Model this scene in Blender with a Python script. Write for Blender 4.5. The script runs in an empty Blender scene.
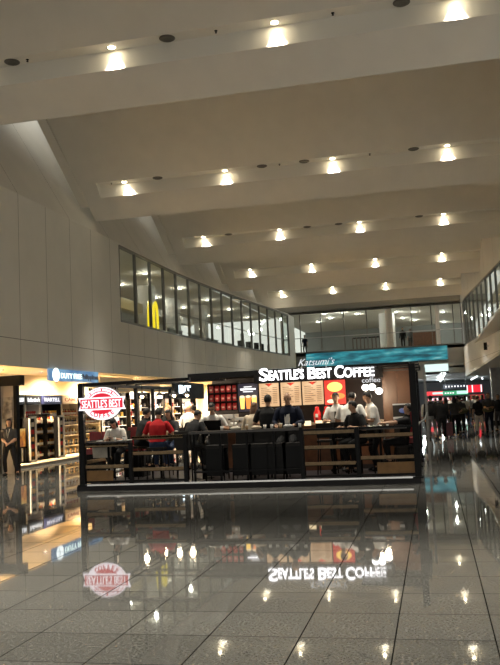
import bpy, bmesh, math, random
from mathutils import Vector, Matrix, Quaternion, noise
random.seed(7)
sc = bpy.context.scene
C = sc.collection
PI = math.pi
V = Vector

# ---------------------------------------------------------------- camera frame
F, CX, CY, EYE = 800.0, 250.0, 332.5, 1.65
_y = V((184, 65.5, 800)).normalized()
_x = V((3567, -238, -800)); _x = (_x - _x.dot(_y) * _y).normalized()
_z = _x.cross(_y)
if _z.y > 0: _z = -_z
def ray(px, py):
    c = V((px - CX, py - CY, F))
    return V((_x.dot(c), _y.dot(c), _z.dot(c)))
def hit(px, py, axis, val):
    """point of the place seen at a photo position, on the plane axis = val"""
    d = ray(px, py); o = V((0, 0, EYE)); t = (val - o[axis]) / d[axis]
    return o + d * t
def atY(px, py, Y): return hit(px, py, 1, Y)

cam_d = bpy.data.cameras.new('camera'); cam = bpy.data.objects.new('camera', cam_d); C.objects.link(cam)
right = V((_x.x, _y.x, _z.x)); up = -V((_x.y, _y.y, _z.y)); back = -V((_x.z, _y.z, _z.z))
m = Matrix((right, up, back)).transposed().to_4x4(); m.translation = V((0, 0, EYE))
cam.matrix_world = m
cam_d.sensor_fit = 'VERTICAL'; cam_d.sensor_height = 36; cam_d.lens = 36 * F / 665.0
cam_d.clip_start = .05; cam_d.clip_end = 400
sc.camera = cam

# ---------------------------------------------------------------- materials
MATS = {}
def mat(name, col, rough=.6, metal=0, emis=None, estr=0, noise_amt=0, scale=20, bump=0, spec=.5):
    if name in MATS: return MATS[name]
    m = bpy.data.materials.new(name); m.use_nodes = True
    nt = m.node_tree; b = nt.nodes['Principled BSDF']
    b.inputs['Base Color'].default_value = (*col, 1)
    b.inputs['Roughness'].default_value = rough; b.inputs['Metallic'].default_value = metal
    b.inputs['Specular IOR Level'].default_value = spec
    if emis: b.inputs['Emission Color'].default_value = (*emis, 1); b.inputs['Emission Strength'].default_value = estr
    if noise_amt or bump:
        tc = nt.nodes.new('ShaderNodeTexCoord'); n = nt.nodes.new('ShaderNodeTexNoise')
        n.inputs['Scale'].default_value = scale; n.inputs['Detail'].default_value = 6
        nt.links.new(tc.outputs['Object'], n.inputs['Vector'])
        if noise_amt:
            r = nt.nodes.new('ShaderNodeValToRGB')
            r.color_ramp.elements[0].position = .3; r.color_ramp.elements[1].position = .7
            r.color_ramp.elements[0].color = (*[c * (1 - noise_amt) for c in col], 1)
            r.color_ramp.elements[1].color = (*[min(1, c * (1 + noise_amt)) for c in col], 1)
            nt.links.new(n.outputs['Fac'], r.inputs['Fac']); nt.links.new(r.outputs['Color'], b.inputs['Base Color'])
        if bump:
            bp = nt.nodes.new('ShaderNodeBump'); bp.inputs['Strength'].default_value = bump; bp.inputs['Distance'].default_value = .01
            nt.links.new(n.outputs['Fac'], bp.inputs['Height']); nt.links.new(bp.outputs['Normal'], b.inputs['Normal'])
    MATS[name] = m
    return m
def glow(name, col, s): return mat(name, (.02, .02, .02), .5, 0, col, s)
def glass_mat(name, tint=(1, 1, 1), ior=1.45, rough=0.0, k=1.0):
    if name in MATS: return MATS[name]
    m = bpy.data.materials.new(name); m.use_nodes = True; nt = m.node_tree; nt.nodes.clear()
    o = nt.nodes.new('ShaderNodeOutputMaterial'); mx = nt.nodes.new('ShaderNodeMixShader')
    t = nt.nodes.new('ShaderNodeBsdfTransparent'); g = nt.nodes.new('ShaderNodeBsdfGlossy'); f = nt.nodes.new('ShaderNodeFresnel')
    t.inputs['Color'].default_value = (*tint, 1); g.inputs['Roughness'].default_value = rough; f.inputs['IOR'].default_value = ior
    ge = nt.nodes.new('ShaderNodeNewGeometry'); mu = nt.nodes.new('ShaderNodeMath'); mu.operation = 'MULTIPLY_ADD'; mu.inputs[1].default_value = -1; mu.inputs[2].default_value = 1
    nt.links.new(ge.outputs['Backfacing'], mu.inputs[0]); m2 = nt.nodes.new('ShaderNodeMath'); m2.operation = 'MULTIPLY'; nt.links.new(mu.outputs[0], m2.inputs[0]); nt.links.new(f.outputs[0], m2.inputs[1])
    nt.links.new(m2.outputs[0], mx.inputs[0]); nt.links.new(t.outputs[0], mx.inputs[1]); nt.links.new(g.outputs[0], mx.inputs[2]); nt.links.new(mx.outputs[0], o.inputs[0])
    MATS[name] = m; return m
def noise_mat(name, stops, scale=3, emis=0, rough=.6, stretch=(1, 1, 1)):
    """colours taken from a noise ramp; emission only for lit screens and backlit panels"""
    if name in MATS: return MATS[name]
    m = bpy.data.materials.new(name); m.use_nodes = True; nt = m.node_tree; b = nt.nodes['Principled BSDF']
    tc = nt.nodes.new('ShaderNodeTexCoord'); mp = nt.nodes.new('ShaderNodeMapping'); mp.inputs['Scale'].default_value = stretch
    n = nt.nodes.new('ShaderNodeTexNoise'); n.inputs['Scale'].default_value = scale; n.inputs['Detail'].default_value = 4
    r = nt.nodes.new('ShaderNodeValToRGB')
    while len(r.color_ramp.elements) < len(stops): r.color_ramp.elements.new(.5)
    for e, (p, c) in zip(r.color_ramp.elements, stops): e.position = p; e.color = (*c, 1)
    L = nt.links.new
    L(tc.outputs['Object'], mp.inputs['Vector']); L(mp.outputs[0], n.inputs['Vector']); L(n.outputs['Fac'], r.inputs['Fac'])
    b.inputs['Roughness'].default_value = rough
    if emis: L(r.outputs['Color'], b.inputs['Emission Color']); b.inputs['Emission Strength'].default_value = emis; b.inputs['Base Color'].default_value = (.03, .03, .03, 1)
    else: L(r.outputs['Color'], b.inputs['Base Color'])
    MATS[name] = m; return m

def floor_mat():
    m = bpy.data.materials.new('polished_granite_tiles'); m.use_nodes = True; nt = m.node_tree; b = nt.nodes['Principled BSDF']; L = nt.links.new
    tc = nt.nodes.new('ShaderNodeTexCoord'); sp = nt.nodes.new('ShaderNodeSeparateXYZ'); L(tc.outputs['Object'], sp.inputs[0])
    def joint(out, off):
        a = nt.nodes.new('ShaderNodeMath'); a.operation = 'SUBTRACT'; a.inputs[1].default_value = off; L(out, a.inputs[0])
        w = nt.nodes.new('ShaderNodeMath'); w.operation = 'PINGPONG'; w.inputs[1].default_value = .335; L(a.outputs[0], w.inputs[0])
        l = nt.nodes.new('ShaderNodeMath'); l.operation = 'LESS_THAN'; l.inputs[1].default_value = .0052; L(w.outputs[0], l.inputs[0]); return l
    jx = joint(sp.outputs[0], .30); jy = joint(sp.outputs[1], .42)
    mx = nt.nodes.new('ShaderNodeMath'); mx.operation = 'MAXIMUM'; L(jx.outputs[0], mx.inputs[0]); L(jy.outputs[0], mx.inputs[1])
    n1 = nt.nodes.new('ShaderNodeTexNoise'); n1.inputs['Scale'].default_value = 48; n1.inputs['Detail'].default_value = 8; n1.inputs['Roughness'].default_value = .8; L(tc.outputs['Object'], n1.inputs['Vector'])
    r1 = nt.nodes.new('ShaderNodeValToRGB'); e = r1.color_ramp.elements
    e[0].position = .36; e[0].color = (.055, .055, .055, 1); e[1].position = .64; e[1].color = (.26, .26, .25, 1)
    k = e.new(.5); k.color = (.105, .105, .10, 1)
    L(n1.outputs['Fac'], r1.inputs['Fac'])
    # slight tone change from slab to slab
    fl = nt.nodes.new('ShaderNodeVectorMath'); fl.operation = 'SNAP'; fl.inputs[1].default_value = (.67, .67, 50)
    ad = nt.nodes.new('ShaderNodeVectorMath'); ad.operation = 'SUBTRACT'; ad.inputs[1].default_value = (.30, .42, -1); L(tc.outputs['Object'], ad.inputs[0]); L(ad.outputs[0], fl.inputs[0])
    wn = nt.nodes.new('ShaderNodeTexWhiteNoise'); L(fl.outputs[0], wn.inputs['Vector'])
    mr = nt.nodes.new('ShaderNodeMapRange'); mr.inputs['To Min'].default_value = .88; mr.inputs['To Max'].default_value = 1.1; L(wn.outputs['Value'], mr.inputs['Value'])
    vm = nt.nodes.new('ShaderNodeVectorMath'); vm.operation = 'SCALE'; L(r1.outputs['Color'], vm.inputs[0]); L(mr.outputs[0], vm.inputs['Scale'])
    mc = nt.nodes.new('ShaderNodeMix'); mc.data_type = 'RGBA'; L(mx.outputs[0], mc.inputs['Factor']); L(vm.outputs[0], mc.inputs['A']); mc.inputs['B'].default_value = (.012, .011, .010, 1)
    L(mc.outputs['Result'], b.inputs['Base Color'])
    rr = nt.nodes.new('ShaderNodeMapRange'); rr.inputs['To Min'].default_value = .03; rr.inputs['To Max'].default_value = .7; L(mx.outputs[0], rr.inputs['Value']); sr = nt.nodes.new('ShaderNodeMapRange'); sr.inputs['To Min'].default_value = .5; sr.inputs['To Max'].default_value = 0; L(mx.outputs[0], sr.inputs['Value']); L(sr.outputs[0], b.inputs['Specular IOR Level']); L(rr.outputs[0], b.inputs['Roughness'])
    n2 = nt.nodes.new('ShaderNodeTexNoise'); n2.inputs['Scale'].default_value = 2.2; n2.inputs['Detail'].default_value = 2; L(tc.outputs['Object'], n2.inputs['Vector'])
    bp = nt.nodes.new('ShaderNodeBump'); bp.inputs['Strength'].default_value = .03; bp.inputs['Distance'].default_value = .01; L(n2.outputs['Fac'], bp.inputs['Height']); L(bp.outputs[0], b.inputs['Normal'])
    b.inputs['IOR'].default_value = 1.5
    return m

def panel_mat(name, col, pitch, off, axis=1, zlines=(), width=.022):
    m = bpy.data.materials.new(name); m.use_nodes = True; nt = m.node_tree; b = nt.nodes['Principled BSDF']; L = nt.links.new
    tc = nt.nodes.new('ShaderNodeTexCoord'); sp = nt.nodes.new('ShaderNodeSeparateXYZ'); L(tc.outputs['Object'], sp.inputs[0])
    def M(op, a, bv):
        n = nt.nodes.new('ShaderNodeMath'); n.operation = op
        if hasattr(a, 'links'): L(a, n.inputs[0])
        else: n.inputs[0].default_value = a
        if hasattr(bv, 'links'): L(bv, n.inputs[1])
        else: n.inputs[1].default_value = bv
        return n.outputs[0]
    f = M('LESS_THAN', M('PINGPONG', M('SUBTRACT', sp.outputs[axis], off), pitch / 2), width / 2)
    for z in zlines: f = M('MAXIMUM', f, M('LESS_THAN', M('ABSOLUTE', M('SUBTRACT', sp.outputs[2], z), 0.0), width / 2))
    n = nt.nodes.new('ShaderNodeTexNoise'); n.inputs['Scale'].default_value = .8; n.inputs['Detail'].default_value = 5; L(tc.outputs['Object'], n.inputs['Vector'])
    r = nt.nodes.new('ShaderNodeValToRGB'); r.color_ramp.elements[0].color = (*[c * .9 for c in col], 1); r.color_ramp.elements[1].color = (*[c * 1.08 for c in col], 1); L(n.outputs['Fac'], r.inputs['Fac'])
    mc = nt.nodes.new('ShaderNodeMix'); mc.data_type = 'RGBA'; L(f, mc.inputs['Factor']); L(r.outputs[0], mc.inputs['A']); mc.inputs['B'].default_value = (*[c * .3 for c in col], 1)
    L(mc.outputs['Result'], b.inputs['Base Color']); b.inputs['Roughness'].default_value = .8
    return m

# ---------------------------------------------------------------- mesh builder
class MB:
    def __init__(s): s.v = []; s.f = []; s.mi = []; s.sm = []
    def add(s, vs, fs, mi=0, sm=False):
        o = len(s.v); s.v += [tuple(p) for p in vs]; s.f += [tuple(i + o for i in f) for f in fs]; s.mi += [mi] * len(fs); s.sm += [sm] * len(fs); return s
    def box(s, a, b, mi=0, rz=0, bev=0):
        x0, y0, z0 = a; x1, y1, z1 = b
        vs = [V((x, y, z)) for z in (z0, z1) for y in (y0, y1) for x in (x0, x1)]
        if rz:
            c = V(((x0 + x1) / 2, (y0 + y1) / 2, 0)); R = Matrix.Rotation(rz, 3, 'Z'); vs = [R @ (p - c) + c for p in vs]
        return s.add(vs, [(0, 2, 3, 1), (4, 5, 7, 6), (0, 1, 5, 4), (2, 6, 7, 3), (0, 4, 6, 2), (1, 3, 7, 5)], mi)
    def quad(s, a, b, c, d, mi=0): return s.add([a, b, c, d], [(0, 1, 2, 3)], mi)
    def tube(s, pts, r, n=8, mi=0, caps=True):
        pts = [V(p) for p in pts]; rs = r if isinstance(r, (list, tuple)) else [r] * len(pts); vs = []; fs = []
        for i, p in enumerate(pts):
            d = (pts[min(i + 1, len(pts) - 1)] - pts[max(i - 1, 0)]).normalized()
            a = d.cross(V((0, 0, 1)));
            if a.length < 1e-3: a = d.cross(V((0, 1, 0)))
            a.normalize(); b = d.cross(a)
            for k in range(n):
                t = 2 * PI * k / n; vs.append(p + (a * math.cos(t) + b * math.sin(t)) * rs[i])
        for i in range(len(pts) - 1):
            for k in range(n): fs.append((i * n + k, i * n + (k + 1) % n, (i + 1) * n + (k + 1) % n, (i + 1) * n + k))
        s.add(vs, fs, mi, True)
        if caps: s.add(vs[:n], [tuple(range(n))], mi); s.add(vs[-n:], [tuple(reversed(range(n)))], mi)
        return s
    def lathe(s, prof, c=(0, 0, 0), n=16, mi=0):
        c = V(c); vs = []; fs = []
        for r, z in prof:
            for k in range(n): t = 2 * PI * k / n; vs.append(c + V((r * math.cos(t), r * math.sin(t), z)))
        for i in range(len(prof) - 1):
            for k in range(n): fs.append((i * n + k, i * n + (k + 1) % n, (i + 1) * n + (k + 1) % n, (i + 1) * n + k))
        return s.add(vs, fs, mi, True)
    def ell(s, c, r, n=12, m=8, mi=0, R=None, keep=None):
        c = V(c); vs = []; un = []; fs = []
        for i in range(m + 1):
            ph = PI * i / m
            for k in range(n):
                t = 2 * PI * k / n; u = V((math.sin(ph) * math.cos(t), math.sin(ph) * math.sin(t), math.cos(ph))); un.append(u)
                p = V((u.x * r[0], u.y * r[1], u.z * r[2])); vs.append(c + (R @ p if R else p))
        for i in range(m):
            for k in range(n):
                q = (i * n + k, (i + 1) * n + k, (i + 1) * n + (k + 1) % n, i * n + (k + 1) % n)
                if keep is None or keep(sum((un[j] for j in q), V()) / 4): fs.append(q)
        return s.add(vs, fs, mi, True)
    def build(s, name, mats, parent=None, loc=None):
        me = bpy.data.meshes.new(name); me.from_pydata(s.v, [], s.f)
        for mm in (mats if isinstance(mats, (list, tuple)) else [mats]): me.materials.append(mm)
        me.polygons.foreach_set('material_index', s.mi); me.polygons.foreach_set('use_smooth', s.sm); me.update()
        bm = bmesh.new(); bm.from_mesh(me); bmesh.ops.remove_doubles(bm, verts=bm.verts, dist=1e-5); bmesh.ops.recalc_face_normals(bm, faces=bm.faces); bm.to_mesh(me); bm.free()
        o = bpy.data.objects.new(name, me); C.objects.link(o)
        if parent: o.parent = parent
        if loc is not None: o.location = loc
        return o
def B(a, b, bev=0): return MB().box(a, b)
def tag(o, label, cat, group=None, kind=None):
    o['label'] = label; o['category'] = cat
    if group: o['group'] = group
    if kind: o['kind'] = kind
    return o
def thing(name, label, cat, loc=(0, 0, 0), rz=0, group=None):
    o = bpy.data.objects.new(name, None); C.objects.link(o); o.empty_display_size = .1
    o.location = loc; o.rotation_euler = (0, 0, rz); return tag(o, label, cat, group)
def struct(o): o['kind'] = 'structure'; return o
def copy_tree(o, parent=None):
    c = o.copy(); C.objects.link(c); c.parent = parent
    for ch in list(o.children): copy_tree(ch, c)
    return c
def text(name, s, m, parent, size=1, depth=.02, fat=0, width=None, align='CENTER', arc=None):
    """raised lettering in the local XZ plane facing -Y; width squeezes it to that length"""
    cu = bpy.data.curves.new(name, 'FONT'); cu.body = s; cu.size = size; cu.extrude = depth / 2; cu.offset = fat; cu.align_x = align; cu.resolution_u = 3
    t = bpy.data.objects.new('t', cu); C.objects.link(t); bpy.context.view_layer.update()
    me = bpy.data.meshes.new_from_object(t.evaluated_get(bpy.context.evaluated_depsgraph_get())); bpy.data.objects.remove(t)
    xs = [v.co.x for v in me.vertices] or [0, 1]; k = 1
    if width: k = width / (max(xs) - min(xs))
    for v in me.vertices: v.co = V((v.co.x * k, -v.co.z, v.co.y))
    me.materials.clear(); me.materials.append(m)
    o = bpy.data.objects.new(name, me); C.objects.link(o); o.parent = parent; return o

ceil_m = mat('painted_gypsum', (.74, .70, .625), .7, noise_amt=.03, scale=1.5)
trough_m = mat('painted_gypsum_recess', (.80, .77, .70), .6)
black = mat('black_metal', (.008, .008, .009), .45, 0, spec=.15)
blackm = mat('matte_black', (.010, .009, .009), .7, spec=.12)
alu = mat('brushed_aluminium', (.5, .5, .49), .35, .9)
darkalu = mat('dark_bronze_aluminium', (.09, .085, .075), .4, .6)
wood = mat('oak_slat', (.27, .18, .09), .5, noise_amt=.25, scale=12)
dwood = mat('walnut_panel', (.13, .05, .02), .45, noise_amt=.3, scale=6)
glass = glass_mat('clear_glass', (.86, .90, .88))
white = mat('white_paint', (.75, .73, .7), .5)
cream = mat('cream_paint', (.78, .66, .46), .6)
# ---------------------------------------------------------------- setting
fl = MB().quad((-40, -14, 0), (14, -14, 0), (14, 135, 0), (-40, 135, 0)).build('floor', floor_mat()); struct(fl)

WL = [(-13.05, -14), (-13.05, 40), (-12.85, 45), (-12.5, 50), (-12.05, 55), (-11.55, 60), (-11.25, 63), (-11.2, 67)]
WR = [(4.6, -14), (4.6, 36), (4.25, 43), (3.95, 46), (3.4, 53), (2.95, 58), (2.66, 62), (2.6, 67)]
def wx(W, y):
    for (x0, y0), (x1, y1) in zip(W, W[1:]):
        if y <= y1: return x0 + (x1 - x0) * (y - y0) / (y1 - y0)
    return W[-1][0]
GL0, GL1, ZB, ZT = 32.55, 64.4, 5.6, 8.95
wallm = panel_mat('grey_wall_panels', (.76, .74, .68), 1.93, .62, 1, (4.18,))
wb = MB()
def vstrip(b, W, y0, y1, z0, z1, tilt=0, mi=0):
    ys = sorted({y0, y1} | {y for _, y in W if y0 < y < y1})
    for a, c in zip(ys, ys[1:]):
        b.quad((wx(W, a), a, z0), (wx(W, c), c, z0), (wx(W, c) + tilt, c, z1), (wx(W, a) + tilt, a, z1), mi)
vstrip(wb, WL, -14, 67, 3.3, ZB); vstrip(wb, WL, -14, GL0, ZB, 9.05); vstrip(wb, WL, GL0, GL1, ZT, 9.05); vstrip(wb, WL, GL1, 67, ZB, 9.05)
struct(wb.build('wall_left', wallm))
wu = MB(); WU = [(-13.05, -14), (-13.05, 67)]; vstrip(wu, WU, -14, 67, 9.05, 15, -3.4)
ys_ = [y for _, y in WL]
for a, c in zip(ys_, ys_[1:]): wu.quad((wx(WL, a), a, 9.05), (wx(WL, c), c, 9.05), (-13.05, c, 9.05), (-13.05, a, 9.05))
struct(wu.build('wall_left_upper', panel_mat('grey_upper_wall', (.74, .72, .66), 3.86, .62, 1, ())))
# thickness of the slab over the shop front
so = MB()
so.box((-21, -14, 3.28), (-13.06, 67, 3.42)); struct(so.build('ceiling_shop', mat('shop_ceiling', (.8, .7, .5), .6)))
wr = MB(); vstrip(wr, WR, -14, 67, 3.3, ZB); vstrip(wr, WR, -14, 67, ZT, 15)
rm = panel_mat('pale_fascia_panels', (.66, .65, .63), 3.9, .62, 1, (4.18,))
struct(wr.build('wall_right', rm))
struct(MB().box((2.7, -14, 3.28), (10, 67, 3.4)).build('ceiling_under_right_gallery', mat('grey_soffit', (.42, .41, .39), .7)))
struct(MB().box((10, -14, 0), (10.2, 67, 3.3)).build('wall_shops_right', mat('dark_grey_wall', (.12, .12, .13), .5)))

# sawtooth ceiling, period 11.8 m
PER = 11.3; YL = [19.24 + PER * k for k in range(-3, 5)]
def endx(z): return -13.22 - .18 * (z - 9.6)
def bay(i, yl):
    b = MB(); xr = 4.62; xt = -12.68; xe = 3.9
    low = (0, 9.6); R1 = (-.70, 10.37); R2 = (-.70, 10.87); R3 = (-1.15, 10.87); T = (-4.6, 14.68)
    def strip(p, q, xa, xb, mi=0):
        fa = xa if callable(xa) else (lambda z: xa)
        b.quad((fa(p[1]), yl + p[0], p[1]), (xb, yl + p[0], p[1]), (xb, yl + q[0], q[1]), (fa(q[1]), yl + q[0], q[1]), mi)
    for (p, q) in ((low, R1), (R1, R3), (R3, T)):
        if p is R1: strip(p, q, endx, xt); strip(p, q, xe, xr)
        else: strip(p, q, endx, xr)
    strip(R1, R2, xt, xe, 1); strip(R2, R3, xt, xe, 1)
    for x in (xt, xe): b.add([(x, yl + R1[0], R1[1]), (x, yl + R2[0], R2[1]), (x, yl + R3[0], R3[1])], [(0, 1, 2)], 1)
    strip(T, (-PER + .9, 14.68), lambda z: -18.6, xr)
    strip(low, (.06, 9.62), endx, xr); strip((.06, 9.62), (.9, 14.68), endx, xr)
    # end cap of the beam at the wall side
    b.add([(endx(z), yl + y, z) for y, z in (low, T, (.9, 14.68), (.06, 9.62))], [(0, 1, 2, 3)], 0)
    o = b.build('ceiling', [ceil_m, trough_m]); struct(o)
    s = MB()
    for (y0, z0), (y1, z1) in (((-.55, 10.10), (-4.6, 14.56)),):
        s.add([(endx(z0) - .34, yl + y0, z0), (endx(z0) + .02, yl + y0, z0), (endx(z1) + .02, yl + y1, z1), (endx(z1) - .34, yl + y1, z1),
               (endx(z0) - .34, yl + y0 + .1, z0 + .3), (endx(z0) + .02, yl + y0 + .1, z0 + .3), (endx(z1) + .02, yl + y1 + .1, z1 + .3), (endx(z1) - .34, yl + y1 + .1, z1 + .3)],
              [(0, 1, 2, 3), (4, 5, 6, 7), (0, 1, 5, 4), (0, 3, 7, 4), (1, 2, 6, 5)])
    struct(s.build('trim_%d' % (i + 1), ceil_m))
for i, yl in enumerate(YL): bay(i, yl)

# downlights, diffusers and sprinklers in the troughs
ORD = ['first', 'second', 'third', 'fourth', 'fifth', 'sixth', 'seventh', 'eighth', 'ninth', 'tenth']
bayname = {3: 'nearest', 4: 'second nearest', 5: 'middle', 6: 'second farthest', 7: 'farthest'}
dl = thing('downlight', '-', 'ceiling light')
MB().lathe([(.085, 0), (.115, -.002), (.12, -.012), (.105, -.03), (.085, -.02), (.085, 0)], n=20).build('trim_ring', mat('white_ring', (.8, .78, .7), .4), dl)
MB().lathe([(.0001, -.035), (.05, -.038), (.08, -.024), (.083, -.004)], n=16).build('lamp', glow('warm_lamp', (1, .86, .58), 60), dl)
ld = bpy.data.lights.new('downlight_beam', 'SPOT'); ld.energy = 3400; ld.color = (1, .92, .76); ld.spot_size = math.radians(68); ld.spot_blend = 1; ld.shadow_soft_size = .09
lo = bpy.data.objects.new('beam', ld); C.objects.link(lo); lo.parent = dl; lo.location = (0, .09, -.04)
ov = thing('air_diffuser', '-', 'vent')
MB().lathe([(.0001, -.012), (.05, -.02), (.09, -.012), (.11, -.03), (.15, -.018), (.17, -.03), (.2, -.012), (.2, 0)], n=24).build('louvre_rings', mat('grey_diffuser', (.13, .12, .1), .5), ov)
spk = thing('sprinkler', '-', 'sprinkler')
MB().lathe([(.04, 0), (.04, -.01), (.012, -.012), (.012, -.05), (.03, -.052), (.03, -.058), (.0001, -.06)], n=12).build('sprinkler_head', blackm, spk)
first = [True, True, True]
for i, yl in enumerate(YL):
    xs = [-11.55, -7.37, -3.16, 1.07]
    inview = i >= 3
    for k, x in enumerate(xs):
        if i == 3 and k > 2: pass
        o = dl if first[0] else copy_tree(dl); first[0] = False
        o.location = (x, yl - .93, 10.865)
        o['label'] = 'glowing recessed downlight in the %s ceiling trough, %s from the left wall' % (bayname.get(i, 'unseen rear'), ORD[k])
        o['group'] = 'recessed ceiling downlights'
        for ch in o.children:
            if ch.type == 'LIGHT': ch.rotation_euler = (0, -.27 if k == 0 else 0, 0)
    if i < 3: continue
    for k, x in enumerate([-10.3, -6.05, -.3 if i < 4 else -4.4] + ([-.3] if i > 3 else [])):
        if i > 5: continue
        o = ov if first[1] else copy_tree(ov); first[1] = False
        o.location = (x + .16, yl - .93, 10.868); o['label'] = 'dark round air diffuser in the %s ceiling trough, %s from the left' % (bayname[i], ORD[k]); o['group'] = 'round ceiling diffusers'
    for k, x in enumerate([-12.1 if i > 3 else -9.7, -5.2 if i > 3 else -4.63, -1.75]):
        if i > 4: continue
        o = spk if first[2] else copy_tree(spk); first[2] = False
        o.location = (x, yl - .93, 10.868); o['label'] = 'tiny black sprinkler head in the %s ceiling trough, %s from the left' % (bayname[i], ORD[k]); o['group'] = 'sprinkler heads'

# ---------------------------------------------------------------- left gallery glazing
def glazing(idx, W, y0, y1, step, side, frame_m, transom=6.9, tr_from=0):
    w = bpy.data.objects.new('window_%d' % idx, None); C.objects.link(w); struct(w)
    ys = [y0]
    while ys[-1] < y1 - .5: ys.append(min(ys[-1] + step, y1))
    P = lambda y: V((wx(W, y) + side * .06, y, 0))
    for k, y in enumerate(ys):
        p = P(y)
        MB().box((p.x - .07, y - .045, ZB), (p.x + .07, y + .045, ZT + .02)).build('mullion', frame_m, w)
    for a, c in zip(ys, ys[1:]):
        p, q = P(a), P(c)
        g = MB().box((-.01, 0, 0), (.01, (q - p).length, ZT - ZB)).build('glass_pane', glass, w); g.location = (p.x, p.y, ZB); g.rotation_euler = (0, 0, -math.atan2(q.x - p.x, q.y - p.y))
    fb = MB()
    for a, c in zip(ys, ys[1:]):
        p, q = P(a), P(c)
        for z0, z1, t in ((ZB - .03, ZB + .06, .09), (ZT - .06, ZT + .03, .09)):
            fb.add([(p.x - t, a, z0), (p.x + t, a, z0), (q.x + t, c, z0), (q.x - t, c, z0), (p.x - t, a, z1), (p.x + t, a, z1), (q.x + t, c, z1), (q.x - t, c, z1)],
                   [(0, 1, 2, 3), (4, 5, 6, 7), (0, 1, 5, 4), (1, 2, 6, 5), (2, 3, 7, 6), (3, 0, 4, 7)])
    fb.build('window_frame', frame_m, w)
    hr = MB(); n = len(ys)
    hr.tube([P(y) + V((side * .12, 0, ZB + 1.25)) for y in ys[tr_from:]], .03, 6); hr.build('handrail', alu, w)
    return w
frm = mat('grey_window_frame', (.17, .165, .15), .4, .4)
glazing(1, WL, GL0, GL1, 1.99, -1, frm, tr_from=4)
glazing(2, WR, 30.0, 64.5, 1.95, 1, frm)
galm = mat('gallery_wall', (.46, .45, .41), .7)
gfl = mat('gallery_floor', (.4, .36, .3), .4)
g = MB(); g.box((-22, 30, 5.3), (-13.2, 67, 5.45), 0); struct(g.build('floor_left_gallery', gfl))
g = MB(); g.box((-22, 30, 9.0), (-13.15, 67, 9.06), 0); struct(g.build('ceiling_left_gallery', mat('gallery_ceiling', (.7, .66, .58), .7)))
g = MB(); g.box((-22.2, 30, 5.45), (-22, 67, 9.0)); g.box((-22, 29.8, 5.45), (-13.1, 30, 9.0)); struct(g.build('wall_left_gallery', galm))
g = MB(); g.box((3.0, 20, 5.3), (10, 67, 5.45)); struct(g.build('floor_right_gallery', gfl))
g = MB(); g.box((4.7, 20, 9.0), (10, 67, 9.06)); struct(g.build('ceiling_right_gallery', MATS['gallery_ceiling']))
g = MB(); g.box((10, 20, 5.45), (10.2, 67, 9.0)); struct(g.build('wall_right_gallery', galm))
def arealight(name, loc, sx, sy, power, col, rot=(0, 0, 0)):
    a = bpy.data.lights.new(name, 'AREA'); a.shape = 'RECTANGLE'; a.size = sx; a.size_y = sy; a.energy = power; a.color = col
    o = bpy.data.objects.new(name, a); C.objects.link(o); o.location = loc; o.rotation_euler = rot; return o
# surface mounted ceiling lamps of the gallery (real fittings with a lens that glows)
def lamp_set(pts, z, label, group, r=.12, e=14, col=(1, .93, .8), power=0):
    first = None
    for k, (x, y) in enumerate(pts):
        if first is None:
            first = thing('gallery_light', '', 'ceiling light', group=group); MB().lathe([(r * 1.25, 0), (r * 1.25, -.04), (r, -.05), (r, 0)], n=14).build('housing', white, first)
            MB().lathe([(.0001, -.045), (r, -.045)], n=14).build('lens', glow('lens_%s' % group, col, e), first); o = first
            if power:
                l = bpy.data.lights.new('gallery_lamp', 'POINT'); l.energy = power; l.color = col; l.shadow_soft_size = .1; q = bpy.data.objects.new('lamp_glow', l); C.objects.link(q); q.parent = first; q.location = (0, 0, -.2)
        else: o = copy_tree(first)
        o.location = (x, y, z); o['label'] = label(k); o['group'] = group
gp = [(-14.6 - (k % 2) * 2.6, 34 + 3.0 * k) for k in range(11)]
lamp_set(gp, 9.0, lambda k: 'small round ceiling lamp in the left gallery, %s from the near end' % (ORD + ['eleventh'])[k], 'left gallery lamps', power=24)
gp = [(6.3, 46 + 4.0 * k) for k in range(5)]
lamp_set(gp, 9.0, lambda k: 'small round ceiling lamp behind the right gallery glazing, %s from the near end' % ORD[k], 'right gallery lamps', power=50)
# gallery contents, left
t = thing('menu_stand', 'cream upright menu display at the near end of the left gallery', 'sign', (-13.9, 33.6, 5.45), 0)
MB().box((-.03, -.7, .0), (.03, .7, 1.3)).build('board', cream, t)
s = MB()
for r in range(5):
    for c in range(4): s.box((.035, -.6 + c * .3, .2 + r * .22), (.05, -.42 + c * .3, .3 + r * .22))
s.build('printed_blocks', mat('brown_print', (.2, .12, .06), .6), t)
def bulkhead(y0, y1, x, z0, z1, name, label, m_):
    return tag(MB().box((x - .3, y0, z0), (x, y1, z1)).build(name, m_), label, 'panel')
bulkhead(33, 43, -15.9, 7.2, 7.75, 'curved_bulkhead', 'cream ceiling bulkhead band above the yellow sign in the left gallery', cream)
bulkhead(44, 58, -17.5, 7.9, 8.4, 'lit_bulkhead', 'pale bulkhead band further along inside the left gallery', white)
for k, y in enumerate((36.2, 37.0, 37.8)):
    tag(MB().box((-15.6, y, 5.45), (-15.5, y + .62, 7.0)).build('partition_board', mat('beige_board', (.5, .42, .3), .6)), 'tall beige partition board left of the yellow sign, %s from the left' % ORD[k], 'partition', 'beige boards in the left gallery')
t = thing('arches_sign', 'bright yellow rounded double-arch letter sign inside the left gallery', 'sign', (-14.4, 40.5, 5.75), 0)
am = glow('yellow_sign', (1, .72, .02), 1.1)
for s_ in (-1, 1):
    pts = []
    for q in range(13):
        a_ = PI * q / 12; pts.append((0, s_ * .42 + .30 * math.cos(a_), .55 + 1.2 * math.sin(a_) ** .8 if q not in (0, 12) else 0))
    MB().tube(pts, .075, 8).build('arch', am, t)
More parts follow.
